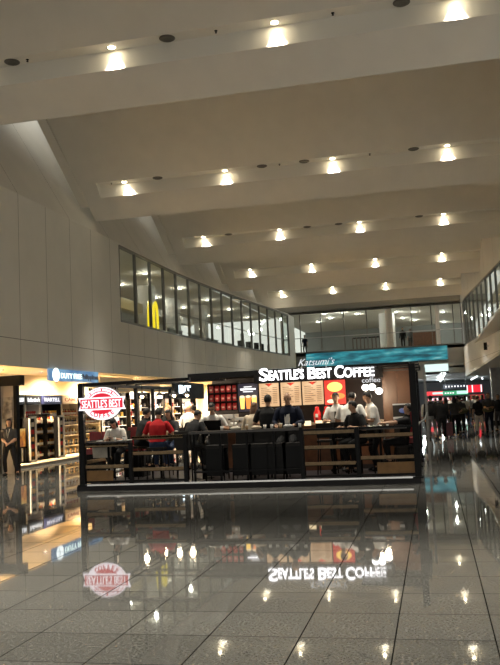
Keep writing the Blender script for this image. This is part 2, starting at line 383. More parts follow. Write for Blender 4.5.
for k, (y, x, w_, h_) in enumerate([(44, -16, 1.6, 2.4), (50, -16.4, 1.2, 2.6), (54.5, -15.8, 1.4, 2.2)]):
    t = thing('shop_column', 'light grey square column standing in the left gallery, %s from the near end' % ORD[k], 'column', (x, y, 5.45), 0, 'gallery columns')
    MB().box((-.4, -.4, 0), (.4, .4, 3.5)).build('shaft', white, t); MB().box((-.44, -.44, 0), (.44, .44, .2)).build('plinth', alu, t)
for k in range(4):
    t = thing('railing_screen', 'dark low counter screen inside the left gallery, %s from the near end' % ORD[k], 'screen', (-15, 46 + 4.2 * k, 5.45), 0, 'low screens in the gallery')
    MB().box((-.06, -1.3, 0), (.06, 1.3, 1.0)).build('panel', mat('dark_screen', (.08, .085, .09), .3), t); MB().box((-.1, -1.35, 1.0), (.1, 1.35, 1.06)).build('top_rail', alu, t)
# right gallery bright sign
tag(MB().box((6.6, 40.5, 8.1), (6.7, 47, 8.6)).build('light_box', glow('cool_white_panel', (.9, .95, 1), 1.6)), 'long white lit panel high inside the right gallery', 'light panel')
for k, p in enumerate([(476.2, 352), (488.3, 346), (476.2, 367)]):
    h_ = hit(p[0], p[1], 0, 3.3); y = h_.y * 1.02; x = wx(WR, y); h_ = hit(p[0], p[1], 0, x); x = wx(WR, h_.y); h_ = hit(p[0], p[1], 0, x - .02)
    t = thing('wall_spotlight', 'small dark cylinder wall lamp on the right gallery fascia, ' + ['upper near the far corner', 'upper nearer the camera', 'lowest of the three'][k], 'wall lamp', h_, 0, 'fascia wall lamps')
    MB().tube([(-.16, 0, -.22), (-.16, 0, .22)], .1, 10).build('body', blackm, t); MB().box((-.1, -.05, -.05), (.02, .05, .05)).build('bracket', alu, t)

# ---------------------------------------------------------------- end facade (Y = 67)
YE = 67.0
ez = lambda z: 1.65 + (z - 1.65) * YE / 64.0
Z1, Z2 = ez(5.72), ez(9.0)
struct(MB().box((-13.2, YE, Z2), (4.7, YE + .4, 15)).build('wall_end_upper', mat('end_wall_grey', (.34, .33, .29), .7)))
struct(MB().box((-13.2, YE, 4.1), (2.7, YE + .3, Z1)).build('wall_end', mat('end_slab_grey', (.30, .29, .27), .7)))
struct(MB().box((-22, YE, 4.05), (12, YE + 16, 4.2)).build('ceiling_passage', mat('passage_ceiling', (.55, .56, .56), .7)))
struct(MB().box((-22, YE, 4.05), (12, 130, 4.2)).build('ceiling_passage_far', MATS['passage_ceiling']))
struct(MB().box((-13.2, YE, 5.65), (4.7, 86, Z1)).build('floor_end_gallery', gfl))
struct(MB().box((-13.2, YE, Z2), (4.7, 86, Z2 + .1)).build('ceiling_end_gallery', MATS['gallery_ceiling']))
struct(MB().box((-13.2, 86, Z1), (4.7, 86.2, Z2)).build('wall_end_gallery', mat('end_gallery_wall', (.30, .31, .30), .7)))
w = bpy.data.objects.new('window_3', None); C.objects.link(w); struct(w)
xs = [atY(px, 330, YE).x for px in (281, 300, 321, 344, 367, 388, 391, 412, 432, 438, 454, 462)]
for k, x in enumerate(xs):
    hw = .16 if k in (5, 6, 9) else .04
    MB().box((x - hw, YE + .05, Z1), (x + hw, YE + .2, Z2)).build('mullion', white if hw > .1 else frm, w)
for a, c in zip(xs, xs[1:]): MB().box((a, YE + .12, Z1), (c, YE + .135, Z2)).build('glass_pane', glass, w)
MB().box((xs[0], YE + .04, Z1 + 1.25), (xs[-1], YE + .1, Z1 + 1.31)).build('handrail', alu, w)
MB().box((xs[0], YE + .02, Z2 - .12), (xs[-1], YE + .2, Z2)).box((xs[0], YE + .02, Z1), (xs[-1], YE + .2, Z1 + .1)).build('window_frame', frm, w)
pts = []
for (px, py) in [(262+60, 312), (341, 311), (357, 314), (388, 318), (396, 312), (403, 318), (413, 312), (414, 320), (443, 312), (444, 322), (318, 322), (330, 318)]:
    p = hit(px, py, 2, Z2 - .02); pts.append((min(3.5, max(-12, p.x)), min(85, max(68.5, p.y))))
lamp_set(pts, Z2 - .01, lambda k: 'tiny ceiling lamp of the end gallery, %s in order' % (ORD + ['eleventh', 'twelfth'])[k], 'end gallery lamps', r=.13, e=18, col=(1, .97, .9), power=34)
# dark slatted shop screen and round column in the end gallery
p0, p1 = atY(353, 345, 74).x, atY(384, 345, 74).x
t = thing('slatted_screen', 'dark slatted partition behind the end gallery glass', 'partition', ((p0 + p1) / 2, 74, Z1))
hw = (p1 - p0) / 2
MB().box((-hw, 0, 0), (hw, .08, .12)).box((-hw, 0, 1.5), (hw, .08, 1.62)).build('rail', blackm, t)
for k in range(9):
    x = -hw + 2 * hw * k / 8; MB().box((x - .05, -.02, 0), (x + .05, .1, 1.6)).build('slat', mat('dark_slat', (.1, .07, .05), .5), t)
tag(MB().lathe([(.7, 0), (.7, Z2 - Z1)], n=24).build('round_column', white, None, (atY(388, 340, 72).x, 72, Z1)), 'broad pale round column inside the end gallery', 'column')
tag(MB().box((atY(408, 340, 76).x, 76, Z1), (atY(436, 340, 76).x, 76.2, Z1 + 1.9)).build('timber_screen', dwood), 'brown timber partition behind the end gallery glass at right', 'partition')

# teal wave banner on the slab edge
banner_m = noise_mat('teal_sea_print', [(.34, (.003, .06, .09)), (.48, (.01, .17, .23)), (.60, (.04, .36, .42)), (.72, (.35, .68, .66))], 1.6, emis=.6, stretch=(.4, 1, 2.0))
a, b_ = atY(306, 353.5, YE - .15), atY(447, 346, YE - .15)
b = MB()
zt0, zt1 = atY(306, 353, YE - .15).z, atY(447, 347, YE - .15).z; zb = atY(380, 363, YE - .15).z
t = thing('sea_banner', 'long teal backlit sea-print banner across the slab above the passage', 'banner', ((a.x + b_.x) / 2, YE - .12, zb)); L_ = (b_.x - a.x) / 2
MB().box((-L_, -.06, 0), (L_, .04, 5.85 - zb)).build('panel', banner_m, t)
MB().box((-L_ - .05, -.08, -.05), (L_ + .05, .06, 0)).box((-L_ - .05, -.08, 5.85 - zb), (L_ + .05, .06, 5.9 - zb)).build('frame', darkalu, t)
a, b_ = atY(425, 372, YE - .4), atY(448, 363.5, YE - .4)
t = thing('passage_light_box', 'pale green-white light box under the teal banner', 'light box', (a.x, YE - .4, a.z))
MB().box((0, 0, 0), (b_.x - a.x, .25, b_.z - a.z)).build('lens', glow('green_white_box', (.75, 1, .93), .85), t)
MB().box((-.04, .02, -.05), (b_.x - a.x + .04, .3, 0)).box((-.04, .02, b_.z - a.z), (b_.x - a.x + .04, .3, b_.z - a.z + .05)).build('housing', alu, t)
tag(MB().box((atY(414,362,YE-.2).x, YE - .3, 3.2), (atY(425,362,YE-.2).x, YE - .05, 4.2)).build('bulkhead', MATS['end_slab_grey']), 'plain grey bulkhead left of the pale light box', 'panel')

# passage beyond
struct(MB().box((1.35, YE - .02, 3.6), (2.66, YE + .25, 4.05)).build('trim_21', MATS['end_slab_grey']))
struct(MB().box((-10, YE, 0), (-9.8, 130, 4.1)).box((8.8, YE, 0), (9, 130, 4.1)).build('wall_passage', mat('passage_wall', (.25, .25, .26), .6)))
struct(MB().box((-12, 128, 0), (10, 128.3, 4.1)).build('wall_passage_end', MATS['dark_grey_wall']))
for k, (q, r) in enumerate([((445, 372.5), (437, 386)), ((463, 383.5), (477, 375.5)), ((482, 377), (484, 383))]):
    P0, P1 = hit(*q, 2, 3.95), hit(*r, 2, 3.95)
    if P0.y > P1.y: P0, P1 = P1, P0
    if P1.y > 110: P1 = P0.lerp(P1, max(.02, (110 - P0.y) / (P1.y - P0.y)))
    mid = (P0 + P1) / 2
    t = thing('strip_light', ['long white strip light running down the passage ceiling behind the pale light box', 'slanted white strip light at the edge of the right gallery soffit', 'short white strip light beside the grey pillar'][k], 'strip light', (mid.x, mid.y, 3.86))
    d = (P1 - P0) / 2
    MB().tube([-d, d], .09, 6).build('tube', glow('cool_tube', (.9, 1, 1), 2.5), t); MB().tube([-d + V((0, 0, .07)), d + V((0, 0, .07))], .07, 4).build('housing', white, t)
for k in range(6):  # round lamps added to brighten the passage, beside its strip lights
    y = 71 + 8 * k
    t = thing('passage_fill_lamp', 'added round fill lamp in the passage ceiling, %s from the near end' % ORD[k], 'ceiling light', (-1.5 + 2.4 * (k % 2), y, 4.05), 0, 'added passage fill lamps')
    MB().lathe([(.15, 0), (.15, -.04), (.12, -.05)], n=12).build('housing', white, t); MB().lathe([(.0001, -.045), (.12, -.045)], n=12).build('lens', glow('cool_lens', (.9, 1, 1), 1.5), t)
    l = bpy.data.lights.new('passage_fill', 'POINT'); l.energy = 420; l.color = (.9, 1, 1); l.shadow_soft_size = .12; o = bpy.data.objects.new('glow', l); C.objects.link(o); o.parent = t; o.location = (0, 0, -.25)
YS = 100.0
def sign(px0, py0, px1, py1, Y, name, label, m_, cat='sign', d=.2):
    a, b = atY(px0, py1, Y), atY(px1, py0, Y); t = thing(name, label, cat, (a.x, Y, a.z)); w_, h_ = b.x - a.x, b.z - a.z
    MB().box((0, 0, 0), (w_, d, h_)).build('panel', m_, t); return t, w_, h_
t, w_, h_ = sign(443, 383.5, 468, 389, YS, 'wayfinding_sign', 'dark hanging wayfinding sign with white pictograms over the crowd', mat('navy_board', (.01, .015, .04), .4))
wg = glow('white_letters', (1, 1, 1), 1.0)
for k in range(7):
    x = w_ * (.12 + k * .12); s = h_ * .22
    if k in (2, 5): MB().add([(x - s, -.03, h_ / 2), (x, -.03, h_ / 2 + s), (x + s, -.03, h_ / 2), (x, -.03, h_ / 2 - s)], [(0, 1, 2, 3)]).build('pictogram', wg, t)
    else: MB().box((x - s * .7, -.04, h_ * .3), (x + s * .7, -.01, h_ * .7)).build('pictogram', wg, t)
for x in (w_ * .1, w_ * .9): MB().tube([(x, .1, h_), (x, .1, 4.05 - t.location.z)], .03, 6).build('hanger', alu, t)
t, w_, h_ = sign(443, 390, 468, 395.5, YS + 1, 'green_shop_sign', 'green and white lit shop sign under the dark wayfinding sign', glow('green_panel', (.02, .35, .14), .8))
MB().box((w_ * .55, -.04, h_ * .2), (w_ * .98, -.01, h_ * .9)).build('white_field', glow('pale_green_field', (.6, 1, .85), .9), t)
for k in range(4): MB().box((w_ * (.08 + .1 * k), -.04, h_ * .35), (w_ * (.14 + .1 * k), -.01, h_ * .65)).build('letter_block', wg, t)
t, w_, h_ = sign(427, 391, 443, 396, YS + 1.5, 'red_shop_sign', 'red lit shop sign with a white stripe at the left of the passage', glow('red_panel', (.8, .02, .03), 1.0))
MB().box((w_ * .35, -.04, h_ * .3), (w_ * .98, -.01, h_ * .75)).build('white_stripe', glow('pale_green_field', (.6, 1, .85), .9), t)
t, w_, h_ = sign(428, 397, 458, 401, YS + 3, 'pink_display', 'pink and white lit display just above the heads of the crowd', glow('pink_panel', (.95, .35, .4), 1.0))
for k in range(4): MB().box((w_ * (.05 + .25 * k), -.04, h_ * .15), (w_ * (.17 + .25 * k), -.01, h_ * .9)).build('white_block', wg, t)
t, w_, h_ = sign(467, 384.5, 482, 392.5, YS - 8, 'red_neon_sign', 'bright red and white upright lit shop sign beside the grey pillar', glow('red_neon', (.85, .01, .03), .9))
for q in (0, .33, .9): MB().box((w_ * q, -.05, 0), (w_ * (q + .07), -.01, h_)).build('white_bar', wg, t)
t, w_, h_ = sign(470, 394, 484, 400, YS - 8, 'red_counter_display', 'dim red display below the upright red and white sign', glow('dim_red', (.5, .03, .03), .5))
for k in range(3): MB().box((w_ * (.1 + .3 * k), -.05, h_ * .2), (w_ * (.28 + .3 * k), -.01, h_ * .8)).build('product_block', glow('dim_green', (.3, .35, .1), .4), t)
t, w_, h_ = sign(458, 397, 467, 402, YS - 1, 'white_kiosk_sign', 'small white lit board above heads in the middle of the passage', glow('white_board_lit', (.9, 1, .95), 1.2))
MB().box((w_ * .3, -.05, h_ * .0), (w_ * .7, -.01, h_ * .5)).build('dark_field', blackm, t)
# grey pillar under the right gallery
p = hit(490.5, 421, 2, 0)
t = thing('square_pillar', 'grey stone-clad square pillar under the right gallery behind the crowd', 'pillar', (3.55 + .25, 50, 0))
MB().box((-.42, -.42, 0), (.42, .42, 3.28)).build('shaft', mat('pillar_stone', (.32, .32, .34), .45, noise_amt=.2, scale=4), t)
MB().box((-.46, -.46, 0), (.46, .46, .15)).build('plinth', blackm, t)
tag(MB().box((5.2, 45, 0), (5.6, 60, 3.26)).build('shopfront_screen', mat('dark_shopfront', (.03, .03, .035), .3)), 'dark shopfront at the right edge behind the grey pillar', 'shopfront')
exec_people = []

# ---------------------------------------------------------------- duty free shop on the left
struct(MB().box((-21, 18, 0), (-13.0, 66, .10)).build('floor_shop', mat('shop_floor', (.72, .60, .40), .25)))
struct(MB().box((-13.0, 18, 0), (-12.96, 66, .085)).build('trim_20', mat('step_edge', (.12, .10, .08), .4)))
struct(MB().box((-15.7, 18, .1), (-15.5, 66, 3.28)).build('wall_shop', cream))
struct(MB().box((-21, 17.8, 0), (-13.1, 18, 3.28)).build('wall_shop_near', cream))
XS = -14.1
pal = [mat('bottle_%d' % k, c, .15) for k, c in enumerate([(.02, .03, .015), (.25, .10, .02), (.5, .28, .08), (.03, .05, .12), (.6, .55, .45), (.35, .02, .02), (.01, .01, .01)])]
labm = mat('bottle_label', (.75, .7, .6), .5)
def bottle_proto(mi, h=.26):
    t = thing('bottle', '', 'bottle')
    MB().lathe([(.0001, 0), (.042, 0), (.045, .02), (.045, h * .6), (.016, h * .78), (.016, h * .95), (.0001, h * .95)], n=8).build('glass_body', pal[mi], t)
    MB().lathe([(.0465, h * .15), (.0465, h * .5)], n=8).build('paper_label', labm, t)
    MB().lathe([(.018, h * .9), (.018, h), (.0001, h)], n=8).build('cap', pal[6], t)
    return t
def carton_proto(m_, h=.22):
    t = thing('gift_box', '', 'box'); MB().box((-.05, -.05, 0), (.05, .05, h)).build('carton', m_, t)
    MB().box((.05, -.035, h * .3), (.053, .035, h * .65)).build('printed_panel', labm, t); return t
PROTO = {}
BN = ['dark green', 'amber', 'golden', 'navy', 'pale', 'dark red', 'black']
UN = {16: 'black-headed end shelf', 24.5: 'shelf with black header and script', 41: 'navy-headed shelf', 61.5: 'cream-headed shelf', 82: 'shelf behind the round logo'}
ROWS = ['lowest', 'second', 'third', 'fourth', 'top']
def stock(kind, pos, place, row):
    what = BN[kind[1]] + ' bottle' if kind[0] == 'b' else {'red_carton': 'red', 'gold_carton': 'gold', 'dark_carton': 'dark'}[kind[1].name] + ' gift box'
    label = '%s in the %s row of the %s' % (what, ROWS[row], place); group = what + ' row, %s of %s' % (ROWS[row], place)
    if kind not in PROTO:
        PROTO[kind] = bottle_proto(kind[1]) if kind[0] == 'b' else carton_proto(kind[1]); o = PROTO[kind]
    else: o = copy_tree(PROTO[kind])
    o.location = pos; o['label'] = label; o['group'] = group; return o
red_c = mat('red_carton', (.5, .02, .015), .35); gold_c = mat('gold_carton', (.75, .42, .06), .3); dark_c = mat('dark_carton', (.03, .03, .04), .4)
def y_of(px, py=400): return hit(px, py, 0, XS).y
def unit(x0, x1, hdr_col, txt, txt_col, shelves, name, label, script=False, zt=2.42, back=None):
    y0, y1 = y_of(x0) + .03, y_of(x1) - .03; w_ = y1 - y0
    t = thing(name, label, 'display shelf', (XS, y0, .1))
    zt -= .1
    bk = back or white
    MB().box((-.55, 0, 0), (-.5, w_, zt)).build('back_panel', bk, t)
    for y in (0, w_ - .04): MB().box((-.55, y, 0), (0, y + .04, zt)).build('side_panel', bk, t)
    h = MB().box((-.55, 0, zt - .34), (.03, w_, zt)).build('header', mat('hdr_%s' % name + str(x0), hdr_col, .4), t)
    q = text('lettering', txt, glow('hdr_txt_%s' % str(txt_col), txt_col, 1.1), h, .2, .01, .004, width=w_ * .8)
    q.rotation_euler = (0, 0, PI / 2); q.location = (.045, w_ / 2, zt - .24)
    for z in shelves: MB().box((-.5, .04, z - .13), (-.02, w_ - .04, z - .1)).build('shelf', bk, t)
    return t, y0, w_, zt
U = [
 ((16, 24), (.01, .01, .015), 'RUM', (1, 1, 1), 'black-headed end display shelf nearest the dark portal', 'b', 1, blackm),
 ((24.5, 40.5), (.012, .012, .016), "Ballantine's", (1, 1, 1), 'display shelf with black header and white script over red boxes', 'r', 5, white),
 ((41, 61), (.02, .025, .09), 'MARTELL', (.9, .9, 1), 'display shelf with navy header and orange boxes', 'o', 0, blackm),
 ((61.5, 81), (.72, .55, .36), 'CAMUS', (.25, .05, .02), 'cream display shelf with cream header and small dark bottles', 'c', 3, cream),
 ((82, 100), (.6, .45, .3), 'COGNAC', (.2, .05, .02), 'cream display shelf half hidden behind the round coffee sign', 'c', 2, cream),
]
for (xx, hc, tx, tc_, lab, kd, mi, bk) in U:
    sh = [.45, .85, 1.25, 1.62]
    t, y0, w_, zt = unit(xx[0], xx[1], hc, tx, tc_, sh, 'display_shelf', lab, back=bk)
    n = int(w_ / .15)
    for si, z in enumerate([.0] + sh):
        for k in range(n):
            y = y0 + .12 + (w_ - .24) * k / max(1, n - 1)
            top = si == 4
            if kd == 'r' and top: kind = ('c', red_c)
            elif kd == 'o' and top and k > n * .5: kind = ('c', gold_c)
            elif si in (0, 1): kind = ('c', dark_c) if (k + si) % 3 else ('c', gold_c)
            else: kind = ('b', (k * 3 + si * 2 + mi) % 6)
            stock(kind, (XS - .2, y, .1 + (z - .1 if si else .0)), UN[xx[0]], si)
# dark gondolas in front, framed white uprights
def gondola(px0, px1, ztop, label):
    y0, y1 = hit(px0, 440, 0, -13.7).y, hit(px1, 440, 0, -13.7).y; w_ = y1 - y0
    t = thing('gondola', label, 'display shelf', (-13.75, y0, .1))
    MB().box((-.3, 0, 0), (-.26, w_, ztop)).build('back_panel', blackm, t)
    for y in (0, w_ - .03): MB().box((-.3, y, 0), (0, y + .03, ztop)).build('side_panel', blackm, t)
    zs = [.08, .48, .9, 1.28]
    for z in zs: MB().box((-.27, .03, z - .03), (0, w_ - .03, z)).build('shelf', blackm, t)
    n = int(w_ / .13)
    for si, z in enumerate(zs):
        for k in range(n):
            kind = ('b', [1, 2, 4, 5, 0, 2, 1][(k + si * 2) % 7]) if si != 3 else ('b', [5, 4, 1][k % 3])
            stock(kind, (-13.87, y0 + .1 + (w_ - .2) * k / max(1, n - 1), .1 + z), 'left dark gondola' if px0 < 45 else 'right dark gondola', si)
gondola(37.5, 47.5, 1.62, 'dark gondola right of the wider white-framed cabinet')
gondola(48.5, 58.5, 1.62, 'dark gondola left of the narrow white-framed cabinet')
def framed(px0, px1, label, x=-13.45):
    y0, y1 = hit(px0, 440, 0, x).y, hit(px1, 440, 0, x).y; w_ = y1 - y0
    t = thing('framed_cabinet', label, 'cabinet', (x, y0, .1))
    MB().box((-.2, 0, 0), (-.02, w_, 1.52)).build('body', blackm, t)
    MB().box((-.03, 0, 0), (.02, .07, 1.55)).box((-.03, w_ - .07, 0), (.02, w_, 1.55)).box((-.03, 0, 0), (.02, w_, .07)).box((-.03, 0, 1.48), (.02, w_, 1.55)).build('white_frame', white, t)
    for k in range(5): MB().box((-.02, w_ * .3, .2 + k * .25), (.0, w_ * .7, .35 + k * .25)).build('product_window', pal[[1, 5, 2, 5, 4][k]], t)
framed(29.5, 36.5, 'wider white-framed tall cabinet in front of the shop shelves')
framed(59, 64.5, 'narrow white-framed tall cabinet further along the shop front')
# orange poster stand
y0, y1 = hit(19.5, 440, 0, -13.6).y, hit(28, 440, 0, -13.6).y
t = thing('poster_stand', 'low stand with an orange and yellow poster beside the standing woman', 'poster stand', (-13.6, y0, .1))
MB().box((-.25, 0, 0), (0, y1 - y0, .55)).build('rack', blackm, t)
MB().box((-.06, 0, .55), (0, y1 - y0, 1.15)).build('poster', noise_mat('orange_poster', [(.35, (.25, .03, .01)), (.5, (.8, .3, .03)), (.65, (.95, .75, .25))], 3, emis=.5), t)
for k in range(3): MB().box((.0, .1 + k * .25, .05), (.02, .2 + k * .25, .5)).build('front_bar', alu, t)
# shop sign
a, b_ = hit(50, 374, 0, -12.9), hit(99, 376, 0, -12.9)
t = thing('duty_free_sign', 'blue lit duty free sign with white round emblem over the shop front', 'sign', (-12.93, a.y, 2.86))
L_ = b_.y - a.y
MB().box((-.08, 0, 0), (0, L_, .42)).build('panel', noise_mat('sky_panel', [(.4, (.10, .25, .50)), (.6, (.25, .50, .75))], 1.2, emis=.55), t)
e = MB()
vs = [(.02, .5 + .26 * math.cos(2 * PI * k / 24), .21 + .24 * math.sin(2 * PI * k / 24)) for k in range(24)]
MB().add(vs + [(0, y, z) for x, y, z in vs], [tuple(range(24))] + [(k, (k + 1) % 24, 24 + (k + 1) % 24, 24 + k) for k in range(24)]).build('round_emblem', glow('emblem_white', (.9, 1, 1), 1.6), t)
MB().tube([(.03, .40, .08), (.03, .46, .2), (.03, .42, .34)], .012, 5).build('emblem_line', glow('emblem_blue', (.1, .3, .6), .6), t)
q = text('lettering_duty_free', 'DUTY FREE', glow('sign_pale', (.8, 1, .95), 1.6), t, .26, .012, .006, width=L_ * .42); q.rotation_euler = (0, 0, PI / 2); q.location = (.012, 1.75, .11)
q = text('lettering_philippines', 'Philippines', mat('navy_letters', (.005, .005, .03), .4), t, .26, .012, .008, width=L_ * .38); q.rotation_euler = (0, 0, PI / 2); q.location = (.012, 3.35, .12)
for y in (.05, L_ - .05): MB().tube([(-.04, y, .42), (-.04, y, .43)], .015, 6).build('hanger', alu, t)
# ceiling ducts and header bands further along the shop fronts
for k, (p0, p1, z0, z1, x, m_, lab) in enumerate([(100, 133, 2.55, 3.2, -13.6, cream, 'plain cream bulkhead right of the duty free sign'), (134, 178, 3.0, 3.12, -13.5, darkalu, 'dark long duct under the shop ceiling behind the cafe'), (134, 178, 2.62, 2.9, -13.7, cream, 'cream bulkhead beneath the dark duct')]):
    ya, yb = hit(p0, 380, 0, x).y, hit(p1, 380, 0, x).y
    tag(MB().box((x - .3, ya, z0), (x, yb, z1)).build('bulkhead', m_), lab, 'bulkhead')
# lit shelving bays seen between the kiosk posts
for k, (p0, p1) in enumerate([(101, 112), (113, 126), (130, 138), (139, 148), (150, 163), (165, 180), (182, 196)]):
    ya, yb = hit(p0, 400, 0, -14.4).y, hit(p1, 400, 0, -14.4).y; w_ = yb - ya
    t = thing('lit_display_bay', 'brightly lit shop display bay behind the cafe, %s from the left' % ORD[k], 'display shelf', (-14.4, ya, .1), 0, 'lit bays behind the cafe')
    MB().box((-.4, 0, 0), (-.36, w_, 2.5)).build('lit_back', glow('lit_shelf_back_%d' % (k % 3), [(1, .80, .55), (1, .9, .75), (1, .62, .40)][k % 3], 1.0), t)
    MB().box((-.4, 0, 2.2), (.0, w_, 2.5)).build('header', blackm if k % 2 else white, t)
    for y in (0, w_ - .05): MB().box((-.4, y, 0), (0, y + .05, 2.5)).build('side_panel', blackm, t)
    for z in (.5, .95, 1.35, 1.75): MB().box((-.36, .05, z - .03), (0, w_ - .05, z)).build('shelf', white, t)
    n = max(3, int(w_ / .35))
    for si, z in enumerate((.95, 1.35, 1.75)):
        for j in range(n):
            stock(('b', (j + k + si) % 6) if (j + si) % 2 else ('c', [red_c, gold_c, dark_c][(j + k) % 3]), (-14.55, ya + .2 + (w_ - .4) * j / (n - 1), .1 + z), 'lit bay %s from the left' % ORD[k], si)
# hanging blue-white sign behind the cafe
ya = hit(174, 390, 0, -12.6).y; yb = hit(204, 390, 0, -12.6).y
t = thing('hanging_sign', 'black hanging sign box with glowing white letters behind the pendant lamps', 'sign', (-12.6, ya, 2.2)); L_ = yb - ya
MB().box((-.1, 0, 0), (0, L_, .85)).build('panel', blackm, t)
q = text('lettering', 'BiT', glow('ice_letters', (.75, .9, 1), 2.5), t, .55, .02, .02, width=2.0); q.rotation_euler = (0, 0, PI / 2); q.location = (.02, L_ * .32, .3)
# shop ceiling spots
for k, y in enumerate([21.5, 24.2, 27, 30, 33.5, 37, 41, 45, 50, 55, 60]):
    l = bpy.data.lights.new('shop_spot', 'SPOT'); l.energy = 3200; l.color = (1, .78, .5); l.spot_size = 2.4; l.spot_blend = 1; l.shadow_soft_size = .08
    t = thing('track_spot', 'small round spotlight in the shop ceiling, %s from the near end' % (ORD[k] if k < 10 else 'the last'), 'ceiling light', (-14.0, y, 3.27), 0, 'shop ceiling spots')
    MB().lathe([(.07, 0), (.07, -.05), (.05, -.06), (.05, 0)], n=12).build('housing', white, t)
    MB().lathe([(.0001, -.055), (.05, -.055)], n=12).build('lens', glow('shop_lens', (1, .85, .6), 20), t)
    o = bpy.data.objects.new('shop_beam', l); C.objects.link(o); o.parent = t; o.location = (0, 0, -.08); o.rotation_euler = (0, .45, 0)
# dark portal at the left edge
t = thing('dark_portal', 'black portal frame with grey info panel at the left edge of the hall', 'portal', (-12.28, 21.55, 0))
MB().box((-1.2, -.05, 2.58), (.44, .2, 2.88)).build('canopy', blackm, t)
MB().box((-.9, -.02, 0), (-.26, .16, 2.58)).build('pillar', mat('dark_pillar', (.02, .02, .022), .45, spec=.2), t)
MB().box((.19, -.02, 0), (.29, .16, 2.58)).build('side_post', blackm, t)
MB().box((-.26, .05, 0), (.19, .1, 2.58)).build('grey_panel', mat('grey_panel', (.25, .24, .24), .4), t)
MB().box((-.2, .03, 1.5), (.12, .05, 2.25)).build('dark_poster', noise_mat('portal_poster', [(.4, (.02, .02, .03)), (.6, (.2, .2, .22))], 5), t)

# ---------------------------------------------------------------- coffee kiosk
YK = 16.3; KX0, KX1, KY1 = -7.62, -.36, 22.6; KZ = .10
kf = mat('kiosk_floor', (.014, .012, .014), .4, spec=.2)
tag(MB().box((KX0, YK - .05, 0), (KX1, KY1, KZ)).box((KX0 - .02, YK - .07, .0), (KX1 + .02, YK - .05, KZ)).build('kiosk_platform', kf), 'low black platform under the whole coffee kiosk', 'platform')
tag(MB().box((KX0 + .08, YK - .055, KZ), (KX1 - .06, YK - .03, KZ + .035)).build('metal_kick_strip', mat('bright_steel', (.75, .75, .75), .25, .9)), 'bright metal strip along the front edge of the kiosk platform', 'metal strip')
posts = [atY(px, 488, YK).x for px in (84.5, 132, 187, 304, 360, 419.5)]
def post(x, y, z1, name, label, r=.045, m_=black):
    t = thing(name, label, 'post', (x, y, KZ)); MB().box((-r, -r, 0), (r, r, z1 - KZ)).build('shaft', m_, t); MB().box((-r * 1.7, -r * 1.3, 0), (r * 1.7, r * 1.6, .03)).build('foot_plate', m_, t); return t
post(posts[0] - .02, YK, 2.31, 'corner_post', 'tall black square corner post at the left front of the coffee kiosk', .06)
post(posts[5], YK, 2.36, 'corner_post', 'tall black square corner post at the right front of the coffee kiosk', .065)
for k in (1, 2, 3, 4): post(posts[k], YK, [0, 1.0, 1.13, 1.17, 1.14][k], 'railing_post', 'short black railing post of the kiosk front, %s from the left' % ORD[k], .04)
tag(MB().box((posts[0] + .05, YK - .05, 2.25), (atY(190, 380, YK).x, YK + .05, 2.32)).build('top_beam', black), 'thin black beam on top of the left kiosk frame, facing the hall', 'beam')
def rail(k0, k1, tops, boards, label, slatz):
    x0, x1 = posts[k0] + .045, posts[k1] - .045; w_ = x1 - x0
    t = thing('kiosk_railing', label, 'railing', (x0, YK, KZ))
    MB().box((0, -.03, tops - KZ - .04), (w_, .03, tops - KZ)).build('top_rail', black, t)
    MB().box((0, -.02, .06), (w_, .02, .1)).build('bottom_rail', black, t)
    for z in slatz: MB().box((.01, -.03, z - .03 - KZ), (w_ - .01, .0, z + .035 - KZ)).build('wood_slat', wood, t)
    for z in slatz: MB().box((0, .0, z - .045 - KZ), (w_, .02, z - .03 - KZ)).build('steel_flat', black, t)
    for (xa, xb, z0, z1) in boards: MB().box((xa * w_, -.01, z0 - KZ), (xb * w_, .02, z1 - KZ)).build('wood_board', mat('amber_board', (.27, .14, .04), .45, noise_amt=.2, scale=5), t)
    return t
rail(0, 1, 1.0, [(0.02, .62, .2, .42)], 'leftmost kiosk railing bay with two wood slats and an amber board', (.96, .50))
rail(1, 2, 1.12, [], 'second kiosk railing bay, three wood slats before the red-shirted man', (1.09, .76, .42))
rail(3, 4, 1.14, [], 'fourth kiosk railing bay, three wood slats right of the bar counter', (1.06, .76, .43))
rail(4, 5, 1.14, [(.3, .98, .2, .42)], 'rightmost kiosk railing bay with two wood slats and an amber board', (.96, .52))
# side frame with mullions (left side of the kiosk), running away from the camera
for k, y in enumerate((18.1, 19.7, 21.0, 22.5)):
    post(KX0 + .06, y, 2.33, 'side_post', 'slim black post of the kiosk left side, %s behind the front corner' % ORD[k], .04)
tag(MB().box((KX0 + .02, YK + .06, 2.25), (KX0 + .1, KY1, 2.33)).build('side_beam', black), 'black top beam along the left side of the kiosk', 'beam')
for k, (ya, yb) in enumerate(((YK + .1, 18.0), (18.2, 19.6), (19.8, 20.9), (21.1, 22.4))):
    t = thing('side_railing', 'low side railing of the kiosk left flank, %s bay from the front' % ORD[k], 'railing', (KX0 + .06, ya, KZ))
    MB().box((-.02, 0, .9), (.02, yb - ya, .95)).build('top_rail', black, t)
    for z in (.1, .45, .8): MB().box((-.03, 0, z), (.0, yb - ya, z + .07)).build('wood_slat', wood, t)
for k, y in enumerate((17.6, 18.8, 20.4, 21.6)):
    post(KX1 - .05, y, 2.36 if k > 1 else 1.05, 'flank_post', 'dark post of the kiosk right side, %s behind the front corner' % ORD[k], .04)
t = thing('right_railing', 'low dark railing along the right flank of the kiosk', 'railing', (KX1 - .05, YK + .1, KZ))
for z in (.1, .45, .9): MB().box((-.03, 0, z), (.02, 3.9, z + .07)).build('slat', blackm, t)
